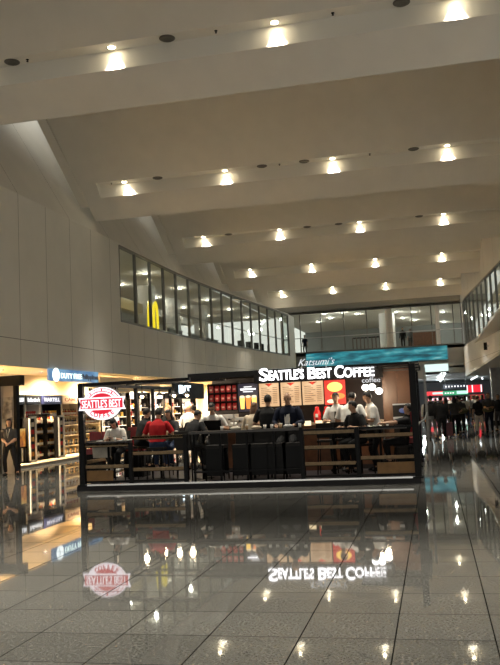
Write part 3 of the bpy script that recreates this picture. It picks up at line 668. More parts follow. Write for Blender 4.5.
# curved pale glass handrail post at the right back corner
t = thing('silver_post', 'slim silver post at the rear right corner of the kiosk', 'post', (-.2, 20.6, 0))
MB().box((-.03, -.03, 0), (.03, .03, 2.42)).build('shaft', mat('satin_silver', (.22, .22, .21), .45, .2), t)
MB().tube([(-.18, -3.4, 1.05), (-.16, -2.6, 1.12), (-.05, -.6, 1.15), (0, -.05, 1.3)], .02, 6).build('curved_rail', MATS['satin_silver'], t)

# canopy, sign fascia and back wall of the service bar
YC = 19.5
x0, x1 = atY(188, 378, YC).x, atY(418, 362, YC).x
t = thing('kiosk_canopy', 'flat black canopy over the service bar of the coffee kiosk', 'canopy', (x0, YC, 2.42)); W_ = x1 - x0
MB().box((0, 0, 0), (W_, 3.0, .10)).build('roof_slab', blackm, t)
MB().box((0, -.03, -.02), (W_, 0, .12)).build('edge_trim', black, t)
for k in range(3): MB().box((W_ - 1.1, -.05, .06 - k * .07), (W_, -.03, .09 - k * .07)).build('louvre', darkalu, t)
# fascia board
x2, x3 = atY(255, 378, YC + .05).x, atY(383, 370, YC + .05).x
t = thing('sign_fascia', 'black fascia board carrying the large white lit cafe name', 'sign', (x2, YC - .12, 2.2))
MB().box((0, 0, -.0), (x3 - x2, .1, .24)).build('board', blackm, t)
lt = glow('white_neon', (1, .98, 1), 3.2)
z0_ = .06
def big(name, s_, xa, xb, py0, h, par=t):
    a = atY(xa, 380, YC - .15).x; b = atY(xb, 380, YC - .15).x
    o = text(name, s_, lt, par, h / .72, .05, .006, width=b - a, align='LEFT'); o.location = (a - x2, -.04, hit(xa, py0, 1, YC - .15).z - 2.2); return o
big('letter_s', 'S', 259, 268, 381, .31)
big('lettering_seattles', "EATTLE'S", 268.5, 303.5, 380.3, .235)
big('letter_b', 'B', 307, 316, 378.8, .28)
big('lettering_best', 'EST', 316.5, 331.5, 378.2, .235)
big('letter_c', 'C', 334.5, 343.5, 377.8, .30)
big('lettering_coffee', 'OFFEE', 344, 374.5, 377.2, .235)
a = atY(298, 368, YC - .1)
t2 = thing('script_sign', 'small white script lettering riding above the cafe name', 'sign', (a.x, YC - .16, 2.52))
q = text('lettering', 'Katsumi’s', glow('soft_white', (.9, .92, .95), .8), t2, .24, .02, -.002, width=.86, align='LEFT')
for v in q.data.vertices: v.co.x += v.co.z * .45
q.location = (0, 0, .06)
for k in range(3): MB().tube([(.1 + .3 * k, .02, -.01), (.1 + .3 * k, .02, .1)], .008, 5).build('bracket', alu, t2)
# back wall
YW = 21.2
tag(MB().box((x0 + .15, YW, KZ), (atY(383, 400, YW).x, YW + .1, 2.42)).build('back_partition', mat('bar_back', (.03, .022, .02), .5)), 'dark partition behind the menu boards and shelves', 'partition')
# brown cabinet wall at the right
xa, xb = atY(383, 400, YC + .2).x, atY(414, 400, YC + .2).x
t = thing('timber_cabinet_wall', 'tall dark brown timber cabinet wall at the right of the service bar', 'cabinet', (xa, YC + .2, KZ)); w_ = xb - xa
MB().box((0, .0, 0), (w_, .6, 2.3)).build('carcass', dwood, t)
for k in range(2): MB().box((.02 + k * w_ / 2, -.02, .1), (w_ / 2 * (k + 1) - .02, 0, 2.2)).build('door', mat('brown_door', (.11, .045, .016), .4, noise_amt=.15, scale=3), t)
# menu boards
YM = 19.75
def board(px0, px1, py0, py1, name, label, m_, cat='menu board', Y=YM):
    a, b = atY(px0, py1, Y), atY(px1, py0, Y); t = thing(name, label, cat, (a.x, Y, a.z)); w_, h_ = b.x - a.x, b.z - a.z
    MB().box((0, 0, 0), (w_, .05, h_)).build('panel', m_, t)
    MB().box((-.02, -.01, -.02), (0, .06, h_ + .02)).box((w_, -.01, -.02), (w_ + .02, .06, h_ + .02)).box((0, -.01, -.02), (w_, .06, 0)).box((0, -.01, h_), (w_, .06, h_ + .02)).build('frame', blackm, t)
    return t, w_, h_
menu_m = noise_mat('backlit_menu', [(.35, (.62, .34, .16)), (.55, (.85, .55, .30)), (.75, (1, .82, .55))], 1.3, emis=.85)
brown_t = mat('brown_ink', (.12, .05, .02), .6); red_t = mat('red_ink', (.55, .03, .02), .6)
for k, (p0, p1, q0, q1) in enumerate([(260, 278.5, 382.5, 407), (281.5, 300.5, 381.5, 406), (303, 323, 380.5, 405)]):
    t, w_, h_ = board(p0, p1, q0, q1, 'menu_board', 'tan backlit menu board under the cafe name, ' + ['left of three', 'middle of three', 'right of three'][k], menu_m)
    MB().add([(w_ * .3, -.012, h_ * .97), (w_ * .7, -.012, h_ * .97), (w_ * .5, -.012, h_ * .84)], [(0, 1, 2)]).build('red_crest', red_t, t)
    b = MB()
    for r in range(9):
        z = h_ * (.78 - r * .08)
        b.box((w_ * .1, -.012, z), (w_ * (.42 + .1 * (r % 3)), -.004, z + h_ * .02)); b.box((w_ * .68, -.012, z), (w_ * .9, -.004, z + h_ * .02))
    o = b.build('price_lines', brown_t, t); o['kind'] = 'stuff'
t, w_, h_ = board(325, 345, 379.5, 405, 'food_poster', 'bright red backlit food poster at the right end of the menu boards', glow('red_poster_lit', (.75, .035, .02), .9), 'poster')
yel = glow('food_yellow', (1, .62, .12), 1.6); org = glow('food_orange', (1, .25, .04), 1.2)
MB().ell((w_ * .5, 0, h_ * .72), (w_ * .36, .012, h_ * .2), 16, 8).build('yellow_dish', yel, t)
MB().ell((w_ * .62, 0, h_ * .34), (w_ * .34, .012, h_ * .13), 16, 8).build('orange_dish', org, t)
MB().ell((w_ * .3, 0, h_ * .14), (w_ * .2, .012, h_ * .08), 16, 8).build('pale_dish', glow('food_pale', (1, .8, .5), 1.2), t)
t, w_, h_ = board(239, 257.5, 383, 412, 'drinks_poster', 'dark backlit poster with three orange drinks left of the menu boards', glow('navy_poster', (.03, .025, .05), .5), 'poster')
for r, (u0, u1) in enumerate([(.3, .7), (.12, .88), (.25, .75)]): MB().box((w_ * u0, -.012, h_ * (.86 - r * .085)), (w_ * u1, -.004, h_ * (.90 - r * .085))).build('white_line', lt if r == 1 else glow('dim_white', (1, 1, 1), .9), t)
for k in range(3):
    c = w_ * (.2 + .3 * k); b = MB().add([(c - w_ * .09, -.015, h_ * .1), (c + w_ * .09, -.015, h_ * .1), (c + w_ * .13, -.015, h_ * .5), (c - w_ * .13, -.015, h_ * .5)], [(0, 1, 2, 3)])
    b.build('printed_cup', [yel, org, yel][k], t); MB().ell((c, -.012, h_ * .53), (w_ * .13, .008, h_ * .05), 10, 6).build('cream_top', glow('food_pale', (1, .8, .5), 1.2), t)
# shelf of red coffee bags
a, b_ = atY(208, 411, YM), atY(237, 383, YM)
t = thing('coffee_shelf', 'black wall shelf filled with red coffee bags', 'shelf', (a.x, YM, a.z)); w_, h_ = b_.x - a.x, b_.z - a.z
MB().box((0, .2, 0), (w_, .24, h_)).build('back_panel', blackm, t)
for x in (0, w_ - .03): MB().box((x, 0, 0), (x + .03, .2, h_)).build('side_panel', blackm, t)
lv = [0, h_ / 3, 2 * h_ / 3]
for z in lv + [h_]: MB().box((0, 0, z - .012), (w_, .2, z + .005)).build('shelf_board', blackm, t)
bag0 = thing('coffee_bag', '', 'coffee bag')
MB().add([(-.05, -.03, 0), (.05, -.03, 0), (.05, .03, 0), (-.05, .03, 0), (-.055, -.035, .1), (.055, -.035, .1), (.055, .035, .1), (-.055, .035, .1), (-.05, -.004, .17), (.05, -.004, .17), (.05, .004, .17), (-.05, .004, .17)],
         [(0, 1, 2, 3), (0, 1, 5, 4), (1, 2, 6, 5), (2, 3, 7, 6), (3, 0, 4, 7), (4, 5, 9, 8), (5, 6, 10, 9), (6, 7, 11, 10), (7, 4, 8, 11), (8, 9, 10, 11)]).build('pouch', mat('red_foil', (.42, .02, .02), .35), bag0)
MB().box((-.03, -.04, .05), (.03, -.034, .09)).build('pale_label', mat('pale_label', (.6, .35, .3), .5), bag0)
ff = True
for r in range(3):
    for k in range(5):
        o = bag0 if ff else copy_tree(bag0); ff = False
        o.location = (a.x + .09 + (w_ - .18) * k / 4, YM + .07, a.z + lv[r] + .006); o['label'] = 'red coffee bag on the %s level of the black wall shelf, %s from the left' % (['lowest', 'middle', 'top'][r], ORD[k]); o['group'] = 'red coffee bags'
# service counter
yc0 = 18.85
x0c, x1c = atY(208, 430, yc0).x, atY(383, 425, yc0).x
t = thing('service_counter', 'dark service counter of the cafe under the menu boards', 'counter', (x0c, yc0, KZ)); W_ = x1c - x0c
MB().box((0, 0, 0), (W_, .6, 1.05)).build('body', mat('dark_laminate', (.035, .025, .02), .4), t); MB().box((-.03, -.04, 1.05), (W_ + .03, .64, 1.1)).build('worktop', mat('stone_top', (.25, .2, .15), .25), t)
for k in range(6): MB().box((.1 + k * W_ / 6, -.015, .1), (W_ / 6 * (k + 1) - .02, 0, .98)).build('front_panel', dwood, t)
# small lit cards on the counter
for k, px in enumerate((306.5, 318, 329)):
    p = atY(px, 426, yc0 - .3)
    t = thing('lit_card', 'small glowing cream card at the foot of the service bar, ' + ['left of three', 'middle of three', 'right of three'][k], 'card', (p.x, yc0 - .12, 1.14), 0, 'glowing cream cards')
    MB().box((-.08, 0, -.0), (.08, .015, .11)).build('card', glow('cream_card', (1, .78, .45), 1.3), t); MB().box((-.05, .015, -.0), (.05, .07, .012)).build('foot', blackm, t)
tag(MB().box((atY(303, 430, yc0).x, yc0 - .16, KZ), (atY(334, 430, yc0).x, yc0 - .045, 1.14)).build('card_ledge', dwood), 'narrow ledge in front of the service counter holding the glowing cards', 'ledge')
# things on and behind the counter
cupm = mat('white_cup', (.8, .78, .75), .3)
def cup(x, y, z, label, group=None, m_=cupm, r=.035, h=.09):
    t = thing('cup', label, 'cup', (x, y, z), 0, group)
    MB().lathe([(.0001, 0), (r * .75, 0), (r, h), (r * .93, h), (r * .7, .006)], n=12).build('body', m_, t); MB().lathe([(r * 1.04, h), (r * 1.04, h + .012), (.0001, h + .014)], n=12).build('lid', blackm if m_ is cupm else white, t); return t
def machine(px, w_, h_, label, col, name='espresso_machine'):
    p = atY(px, 415, yc0 + .2); t = thing(name, label, 'coffee machine', (p.x, yc0 + .28, KZ + 1.1))
    m_ = mat('mach_%d' % px, col, .3, .3)
    MB().box((-w_ / 2, -.15, .05), (w_ / 2, .2, h_)).build('body', m_, t); MB().box((-w_ / 2, -.25, 0), (w_ / 2, .2, .05)).build('drip_tray', alu, t)
    MB().box((-w_ / 2 + .02, -.26, h_ * .65), (w_ / 2 - .02, -.15, h_)).build('group_head', alu, t)
    for k in (-1, 1): MB().tube([(k * w_ * .2, -.2, h_ * .65), (k * w_ * .2, -.2, h_ * .5)], .02, 8).build('spout', blackm, t)
machine(226, .5, .28, 'pale grey coffee machine on the counter under the coffee bags', (.5, .45, .4))
machine(243, .35, .2, 'small cream till unit on the counter beneath the drinks poster', (.55, .48, .38), 'till_unit')
for k, px in enumerate((232, 236, 249, 262)):
    p = atY(px, 425, yc0 + .05); cup(p.x, yc0 + .05, KZ + 1.1, 'white takeaway cup on the service counter, %s from the left' % ORD[k], 'takeaway cups on the counter')
# red dispensers behind the counter
for k, px in enumerate((317, 326.5)):
    p = atY(px, 410, yc0 + .3); t = thing('red_dispenser', 'glossy red drinks dispenser on the counter below the right menu board, ' + ['left one', 'right one'][k], 'dispenser', (p.x, yc0 + .3, KZ + 1.1))
    r_ = mat('glossy_red', (.6, .015, .015), .2); MB().lathe([(.0001, 0), (.09, 0), (.09, .22), (.05, .3), (.05, .36), (.0001, .38)], n=14).build('body', r_, t)
    MB().box((-.02, -.13, .06), (.02, -.08, .1)).build('tap', blackm, t); MB().box((-.03, -.093, .12), (.03, -.088, .2)).build('white_mark', white, t)
# cool box with blue emblem at the right, small black sign unit
a = atY(393, 413, 18.9)
t = thing('blue_badge_unit', 'dark back-bar unit with a faint blue badge by the timber wall', 'unit', (a.x, 18.9, KZ)); 
b_ = atY(414, 403, 18.9)
MB().box((0, 0, 0), (b_.x - a.x, .4, b_.z - KZ)).build('body', blackm, t)
MB().box((0, -.02, b_.z - KZ - .03), (b_.x - a.x, 0, b_.z - KZ)).build('steel_edge', alu, t); MB().box((0, -.02, b_.z - KZ - .36), (b_.x - a.x, 0, b_.z - KZ - .3)).build('steel_band', alu, t)
MB().ell(((b_.x - a.x) * .5, 0, b_.z - KZ - .16), (.11, .012, .06), 16, 8).build('blue_badge', glow('blue_badge_lit', (.06, .12, .4), .35), t)

# pendant lamps
def pendant(px, py, Y, label, group, ztop=2.33, globe=False, pw=22):
    p = atY(px, py, Y); t = thing('pendant_lamp', label, 'pendant lamp', (p.x, Y, p.z), 0, group)
    MB().tube([(0, 0, .1), (0, 0, ztop - p.z)], .006, 5).build('cord', blackm, t)
    if globe: MB().ell((0, 0, 0), (.085, .085, .075), 14, 10).build('globe', glow('white_globe', (1, .96, .9), 5), t); MB().lathe([(.03, .06), (.03, .1), (.0001, .11)], n=10).build('cap', blackm, t)
    else:
        MB().lathe([(.015, .12), (.03, .1), (.10, .03), (.115, .0), (.11, 0), (.09, .03), (.02, .09)], n=18).build('lamp_shade', black, t); MB().ell((0, 0, -.01), (.045, .045, .05), 12, 8).build('bulb', glow('warm_bulb', (1, .78, .45), 14), t)
    l = bpy.data.lights.new('pendant', 'POINT'); l.energy = pw; l.color = (1, .8, .55); l.shadow_soft_size = .06; o = bpy.data.objects.new('glow', l); C.objects.link(o); o.parent = t; o.location = (0, 0, -.1)
for k, (px, py, Y) in enumerate([(142, 396, 19.0), (159.5, 396, 19.6), (174, 395, 19.6), (187, 394.5, 19.6)]):
    pendant(px, py, Y, 'black bell-shaped pendant lamp with warm bulb, %s from the left' % ORD[k], 'bell pendants over the left tables')
tag(MB().box((KX0 + .1, 18.96, 2.33), (-5.1, 19.02, 2.38)).build('lamp_beam', black), 'thin black cross beam the left pendant hangs from', 'beam')
tag(MB().box((KX0 + .1, 19.56, 2.33), (-5.1, 19.62, 2.38)).build('lamp_beam', black), 'thin black cross beam carrying three bell pendants', 'beam')
for k, (px, py) in enumerate([(365.5, 387.5), (372, 387), (379, 391)]):
    pendant(px, py, 18.6, 'glowing white globe pendant over the staff, %s from the left' % ORD[k], 'white globe pendants', ztop=2.45, globe=True, pw=20)
p = atY(371, 380.5, 18.62); t = thing('script_light', 'small glowing white script light above the globe pendants', 'sign', (p.x, 18.62, p.z))
q = text('lettering', 'coffee', glow('soft_white', (.9, .92, .95), .8), t, .16, .01, .0, width=.42); q.location = (0, 0, -.04); MB().tube([(0, .01, .04), (0, .01, 2.45 - p.z)], .006, 5).build('cord', blackm, t)
tag(MB().box((atY(350, 380, 18.6).x, 18.55, 2.45), (atY(410, 380, 18.6).x, 19.5, 2.50)).build('canopy_bracket', black), 'black bracket under the canopy carrying the globe pendants', 'bracket')
# under-canopy strip for the counter
for k, px in enumerate((196, 203, 209, 215)):
    p = atY(px, 380, YC + .3); t = thing('canopy_spot', 'small bright spot under the left end of the canopy, %s from the left' % ORD[k], 'ceiling light', (p.x, YC + .3, 2.42), 0, 'canopy spots')
    MB().lathe([(.04, 0), (.04, -.06), (.03, -.06), (.03, -.02)], n=10).build('housing', blackm, t); MB().lathe([(.0001, -.05), (.03, -.05)], n=10).build('lens', glow('canopy_lens', (1, .85, .6), 16), t)
for k, px in enumerate((205, 225, 250, 270, 291, 313, 335)):
    l = bpy.data.lights.new('bar_spot', 'SPOT'); l.energy = 28; l.color = (1, .8, .55); l.spot_size = 2.2; l.spot_blend = 1; l.shadow_soft_size = .05
    p = atY(px, 380, YC + .1); o = bpy.data.objects.new('bar_spot', l); C.objects.link(o); o.location = (p.x, YC + .08, 2.38); o.rotation_euler = (-.25, 0, 0)

# round logo sign
c0 = atY(103, 403.5, YK - .08)
t = thing('round_logo_sign', 'round red and white lit coffee logo sign with banner, hung on the kiosk corner', 'sign', (c0.x, YK - .1, c0.z))
RX, RZ = .455, .36
lw = glow('logo_white', (1, .93, .98), 1.25); lr = glow('logo_red', (.62, .008, .03), 1.0)
def disc(rx, rz, y, th, m_, name, ring=None, a0=0, a1=2 * PI, n=48):
    b = MB(); vs = []; fs = []
    i0 = ring or 0
    for k in range(n + 1):
        a_ = a0 + (a1 - a0) * k / n
        for f_ in ((1, 1), (i0, i0)):
            for yy in (y, y - th): vs.append((math.cos(a_) * rx * f_[0], yy, math.sin(a_) * rz * f_[0]))
    for k in range(n):
        o = 4 * k
        fs += [(o + 1, o + 5, o + 7, o + 3), (o, o + 4, o + 6, o + 2), (o, o + 4, o + 5, o + 1), (o + 2, o + 6, o + 7, o + 3)]
    return b.add(vs, fs).build(name, m_, t)
disc(RX, RZ, .06, .07, darkalu, 'back_can'); disc(RX * .98, RZ * .98, -.01, .01, lw, 'white_disc'); disc(RX * .91, RZ * .91, -.02, .01, lr, 'red_ring')
disc(RX * .72, RZ * .70, -.03, .01, lw, 'inner_white_disc'); disc(RX * .65, RZ * .62, -.04, .01, lr, 'inner_red_disc')
disc(RX * .90, RZ * .90, -.031, .004, lw, 'lower_white_band', .66, PI * 1.14, PI * 1.86)
bw, bh = .535, .135
MB().add([(-bw, -.06, -bh + .0), (bw, -.06, -bh), (bw - .05, -.06, 0), (bw, -.06, bh), (-bw, -.06, bh), (-bw + .05, -.06, 0), (-bw, -.03, -bh), (bw, -.03, -bh), (bw - .05, -.03, 0), (bw, -.03, bh), (-bw, -.03, bh), (-bw + .05, -.03, 0)],
         [(0, 1, 2, 3, 4, 5), (6, 7, 8, 9, 10, 11), (0, 1, 7, 6), (1, 2, 8, 7), (2, 3, 9, 8), (3, 4, 10, 9), (4, 5, 11, 10), (5, 0, 6, 11)]).build('banner_white', lw, t)
MB().box((-bw + .05, -.072, -bh + .03), (bw - .05, -.06, bh - .03)).build('banner_red', lr, t)
q = text('lettering_banner', "SEATTLE'S BEST", lw, t, .235, .012, .0015, width=.90); q.location = (0, -.08, -.085)
def arctext(s_, r_x, r_z, a0, a1, size, m_, flip, name):
    for k, ch in enumerate(s_):
        if ch == ' ': continue
        a_ = a0 + (a1 - a0) * (k + .5) / len(s_)
        q = text(name, ch, m_, t, size, .012, .004); q.location = (math.cos(a_) * r_x, -.045, math.sin(a_) * r_z - (0 if not flip else 0)); q.rotation_euler = (0, -(a_ - PI / 2) if not flip else -(a_ + PI / 2), 0)
arctext('HAND ROASTED SMOOTH TASTE', RX * .78, RZ * .76, PI * .88, PI * .12, .055, lw, False, 'arc_letter')
arctext('COFFEE', RX * .84, RZ * .86, PI * 1.22, PI * 1.78, .13, lr, True, 'arc_letter_coffee')
for x in (-.3, .3): MB().box((x - .02, .0, RZ * .8), (x + .02, .12, RZ * .8 + .06)).build('bracket', black, t)

# ---------------------------------------------------------------- people
SK = [mat('skin_%d' % k, c, .55) for k, c in enumerate([(.42, .24, .15), (.34, .19, .115), (.5, .3, .2)])]
hair_b = mat('black_hair', (.012, .010, .009), .55, spec=.3); hair_br = mat('brown_hair', (.10, .045, .02), .55); hair_g = mat('greying_hair', (.12, .11, .10), .6)
eye_m = mat('eye_dark', (.02, .015, .012), .3); lip_m = mat('lips', (.35, .12, .09), .5)
def cloth(name, c): return mat('cloth_' + name, c, .85, noise_amt=.12, scale=9, spec=.2)
CL = dict(white=cloth('white', (.72, .70, .66)), black=cloth('black', (.012, .012, .013)), red=cloth('red', (.36, .012, .015)), navy=cloth('navy', (.009, .012, .026)),
          grey=cloth('grey', (.18, .18, .18)), dgrey=cloth('dark_grey', (.05, .05, .052)), jeans=cloth('jeans', (.03, .045, .09)), beige=cloth('beige', (.5, .42, .32)),
          cream=cloth('cream', (.62, .58, .5)), olive=cloth('olive', (.09, .09, .05)), blue=cloth('blue', (.06, .10, .2)), lgrey=cloth('light_grey', (.4, .4, .4)), mar=cloth('maroon', (.12, .01, .015)))
def ik(a, b, l1, l2, pole):
    d = b - a; L = min(d.length, (l1 + l2) * .995); L = max(L, abs(l1 - l2) + .02); u = d.normalized(); b2 = a + u * L
    x = (l1 * l1 - l2 * l2 + L * L) / (2 * L); h = math.sqrt(max(0, l1 * l1 - x * x))
    p = pole - u * pole.dot(u)
    if p.length < 1e-4: p = V((0, 0, 1))
    return a + u * x + p.normalized() * h, b2
def rings(b, pts, prof, n=14):
    """closed loft: each ring an ellipse (rx across, ry front to back) about a point"""
    vs = []; fs = []
    for i, (p, (rx, ry)) in enumerate(zip(pts, prof)):
        t = (pts[min(i + 1, len(pts) - 1)] - pts[max(0, i - 1)]).normalized(); x = V((1, 0, 0)); x = (x - t * x.dot(t)).normalized(); y = t.cross(x)
        for k in range(n):
            a = 2 * PI * k / n; vs.append(p + x * math.cos(a) * rx + y * math.sin(a) * ry)
    for i in range(len(pts) - 1):
        for k in range(n): fs.append((i * n + k, i * n + (k + 1) % n, (i + 1) * n + (k + 1) % n, (i + 1) * n + k))
    fs += [tuple(range(n)), tuple(range(len(vs) - n, len(vs)))]
    b.add(vs, fs)
def limb(b, a, c, r0, r1, mid=None):
    pts = [a, a.lerp(c, .3), a.lerp(c, .6), c]; rs = [r0, mid or (r0 * .75 + r1 * .35), r0 * .45 + r1 * .6, r1]
    b.tube(pts, rs, 12); b.ell(a, (r0, r0, r0), 12, 8); b.ell(c, (r1, r1, r1), 12, 8)
def person(label, pos, rz=0, H=1.66, hip=None, lean=0, side=0, hl=None, hr=None, fl_=None, fr=None, top='black', low='jeans', shoe='black', sleeves='short', skin=0,
           hair='short', hairm=None, nod=0, turn=0, vox=.02, bulk=1.0, group=None, shorts=False, extra=None, jacket=None):
    k = H / 1.70
    t = thing('person', label, 'person', pos, rz, group)
    hipz = .90 * k; hip = V(hip) if hip else V((0, 0, hipz))
    A = math.radians(lean); S = math.radians(side)
    sp = V((math.sin(S), math.sin(A) * math.cos(S), math.cos(A) * math.cos(S))).normalized()
    sp2 = (sp + V((0, math.sin(A) * .25, 0))).normalized()
    chest = hip + sp * .30 * k; nb = chest + sp2 * .22 * k
    nodA = math.radians(nod); hd = V((0, math.sin(A * .5 + nodA), math.cos(A * .5 + nodA)))
    hc = nb + sp2 * .055 * k + hd * .135 * k
    sh = {s: nb - sp2 * .055 * k + V((s * .175 * k * bulk, 0, 0)) for s in (-1, 1)}
    hj = {s: hip + V((s * .088 * k, 0, -.02)) for s in (-1, 1)}
    feet = {-1: V(fl_) if fl_ else V((-.10, 0, .075)), 1: V(fr) if fr else V((.10, 0, .075))}
    hands = {-1: V(hl) if hl else V((-.26, .06, hip.z - .10)), 1: V(hr) if hr else V((.26, .06, hip.z - .10))}
    b = MB(); seg = []
    P = [hip - sp * .10 * k, hip, hip + sp * .12 * k, chest, chest + sp2 * .12 * k, nb - sp2 * .02 * k, nb + sp2 * .03 * k]
    w = bulk * k
    rings(b, P, [(.13 * w, .10 * w), (.165 * w, .115 * w), (.145 * w, .10 * w), (.165 * w, .11 * w), (.175 * w, .105 * w), (.12 * w, .075 * w), (.058 * k, .06 * k)])
    seg.append(('torso', hip, nb - sp2 * .08 * k, .11))
    limb(b, nb - sp2 * .02, hc - hd * .05 * k, .056 * k, .052 * k); seg.append(('neck', nb + sp2 * .05, hc, .05))
    TR = Matrix.Rotation(math.radians(turn), 3, 'Z'); fw = (TR @ V((0, hd.z, -hd.y))).normalized(); rt = hd.cross(fw) * -1; rt = fw.cross(hd).normalized()
    R = Matrix((rt, fw, hd)).transposed()
    b.ell(hc + hd * .02 * k, (.074 * k, .092 * k, .10 * k), 18, 12, R=R); b.ell(hc - hd * .045 * k + fw * .018 * k, (.056 * k, .066 * k, .07 * k), 14, 10, R=R)
    b.ell(hc + fw * .093 * k - hd * .012 * k, (.014 * k, .02 * k, .026 * k), 8, 6, R=R)
    for s in (-1, 1): b.ell(hc + rt * s * .076 * k - hd * .005 * k, (.012 * k, .02 * k, .03 * k), 8, 6, R=R)
    seg.append(('head', hc, hc + hd * .03, .09))
    fingers = []
    for s in (-1, 1):
        pole = V((s * .7, -.8, -.5)); el, wr = ik(sh[s], hands[s], .28 * k, .25 * k, pole)
        limb(b, sh[s], el, .052 * w, .04 * k); limb(b, el, wr, .041 * k, .027 * k)
        d = (wr - el).normalized(); pc = wr + d * .05 * k
        b.ell(pc, (.036 * k, .036 * k, .036 * k), 10, 8); b.ell(wr + d * .075 * k, (.034 * k, .03 * k, .032 * k), 10, 8)
        seg += [('uarm', sh[s], el, .05), ('farm', el, wr, .033), ('hand', wr + d * .03, pc + d * .05, .036)]
        sx = d.cross(V((0, 0, 1)));
        if sx.length < .2: sx = V((0, 1, 0))
        sx.normalize(); dn = d.cross(sx) * -1
        if dn.z > 0: dn = -dn
        for q, (o_, L) in enumerate([(-.027, .062), (-.009, .074), (.010, .07), (.027, .055)]):
            p0 = wr + d * .085 * k + sx * o_ * k; p1 = p0 + d * L * .55 * k + dn * .008; p2 = p1 + (d + dn * .8).normalized() * L * .5 * k; fingers.append([p0, p1, p2])
        p0 = wr + d * .04 * k - sx * s * .03 * k; p1 = p0 + (d - sx * s * .8).normalized() * .035 * k; p2 = p1 + d * .03 * k; fingers.append([p0, p1, p2])
        lp = V((s * .18, 1, .25)); kn, an = ik(hj[s], feet[s], .42 * k, .41 * k, lp)
        limb(b, hj[s], kn, .085 * w, .055 * k); limb(b, kn, an, .056 * k, .038 * k, .056 * k)
        toe = an + V((s * .03, .14 * k, -.045)); b.tube([an + V((0, -.05, -.035)), an + V((0, .04, -.03)), toe], [.036, .042, .034], 10); b.ell(toe, (.036, .045, .028), 10, 8); b.ell(an + V((0, -.05, -.035)), (.035, .035, .035), 8, 6)
        seg += [('thigh', hj[s], kn, .07), ('shin', kn, an + V((0, 0, .03)), .048), ('foot%d' % s, an + V((0, -.05, -.03)), toe, .04)]
    me = bpy.data.meshes.new('body'); me.from_pydata(b.v, [], b.f); tmp = bpy.data.objects.new('tmp', me); C.objects.link(tmp)
    rm_ = tmp.modifiers.new('r', 'REMESH'); rm_.mode = 'VOXEL'; rm_.voxel_size = vox
    sm_ = tmp.modifiers.new('s', 'SMOOTH'); sm_.iterations = 3; sm_.factor = .5
    bpy.context.view_layer.update(); dg = bpy.context.evaluated_depsgraph_get()
    m2 = bpy.data.meshes.new_from_object(tmp.evaluated_get(dg)); bpy.data.objects.remove(tmp)
    vs = [v.co.copy() for v in m2.vertices]; ns = [v.normal.copy() for v in m2.vertices]; fs = [tuple(p.vertices) for p in m2.polygons]; bpy.data.meshes.remove(m2)
    def near(p):
        best = None; bd = 9
        for nm, a, c, r_ in seg:
            ac = c - a; u = max(0, min(1, (p - a).dot(ac) / max(1e-6, ac.length_squared))); d = (p - a - ac * u).length - r_
            if d < bd: bd = d; best = (nm, u)
        return best
    lab = [near(p) for p in vs]
    def region(l, p):
        nm, u = l
        if nm == 'torso': return 'low' if u < .11 else 'top'
        if nm == 'neck': return 'top' if u < .03 else 'skin'
        if nm == 'uarm': return 'top' if (sleeves != 'none' and (u < .8 or sleeves == 'long')) else 'skin'
        if nm == 'farm': return 'top' if sleeves == 'long' else 'skin'
        if nm == 'thigh': return 'low'
        if nm == 'shin': return 'low' if (not shorts and u < .97) else 'skin'
        if nm[:4] == 'foot': return 'shoe' + nm[4:]
        return 'skin'
    reg = [region(l, p) for l, p in zip(lab, vs)]
    body = MB().add(vs, fs, 0, True)
    for f in fingers: body.tube(f, [.0095, .009, .007], 6)
    body.build('body', SK[skin], t)
    def garment(name, key, off, m_):
        keep = [f for f in fs if any(reg[i] == key for i in f)]
        idx = sorted({i for f in keep for i in f})
        if not idx: return None
        mp = {i: j for j, i in enumerate(idx)}
        nv = [vs[i] + ns[i] * (off + .006 * noise.noise(vs[i] * 9)) for i in idx]
        o = MB().add(nv, [tuple(mp[i] for i in f) for f in keep], 0, True).build(name, m_, t)
        return o
    garment('trousers', 'low', .012, CL[low]); garment('shirt' if not jacket else jacket, 'top', .018, CL[top])
    for sd in ('shoe-1', 'shoe1'):
        keep = [f for f in fs if all(reg[q] == sd for q in f)]; ids = sorted({q for f in keep for q in f}); mp = {q: n_ for n_, q in enumerate(ids)}
        if ids: MB().add([vs[q] + ns[q] * .008 for q in ids], [tuple(mp[q] for q in f) for f in keep], 0, True).build('shoe', CL[shoe], t)
    # face
    for s in (-1, 1): MB().ell(hc + fw * .087 * k + rt * s * .030 * k + hd * .012 * k, (.012 * k, .007 * k, .007 * k), 8, 6, R=R).build('eye', eye_m, t)
    MB().ell(hc + fw * .079 * k - hd * .06 * k, (.022 * k, .008 * k, .006 * k), 8, 6, R=R).build('mouth', lip_m, t)
    hm = hairm or hair_b
    if hair != 'bald':
        hb = MB()
        hb.ell(hc + hd * .028 * k, (.086 * k, .102 * k, .108 * k), 20, 14, R=R, keep=lambda u: u.z > (.45 if u.y > .25 else (-.05 if u.y > -.15 else -.55)))
        if hair == 'long':
            hb.ell(hc - fw * .045 * k - hd * .07 * k, (.085 * k, .055 * k, .16 * k), 14, 12, R=R)
            for s in (-1, 1): hb.ell(hc + rt * s * .075 * k - hd * .06 * k - fw * .01 * k, (.02 * k, .04 * k, .12 * k), 10, 8, R=R)
        if hair == 'tied': hb.ell(hc - fw * .11 * k + hd * .01 * k, (.035 * k, .035 * k, .04 * k), 10, 8, R=R)
        hb.build('hair', hm, t)
    if hair == 'bald': MB().ell(hc - fw * .01 * k + hd * .0 * k, (.079 * k, .095 * k, .085 * k), 18, 12, R=R, keep=lambda u: u.y < .05 and -.5 < u.z < .35).build('hair', hair_g, t)
    info = dict(t=t, hc=hc, fw=fw, rt=rt, hd=hd, R=R, nb=nb, sh=sh, hip=hip, chest=chest, k=k)
    if extra: extra(info)
    return info
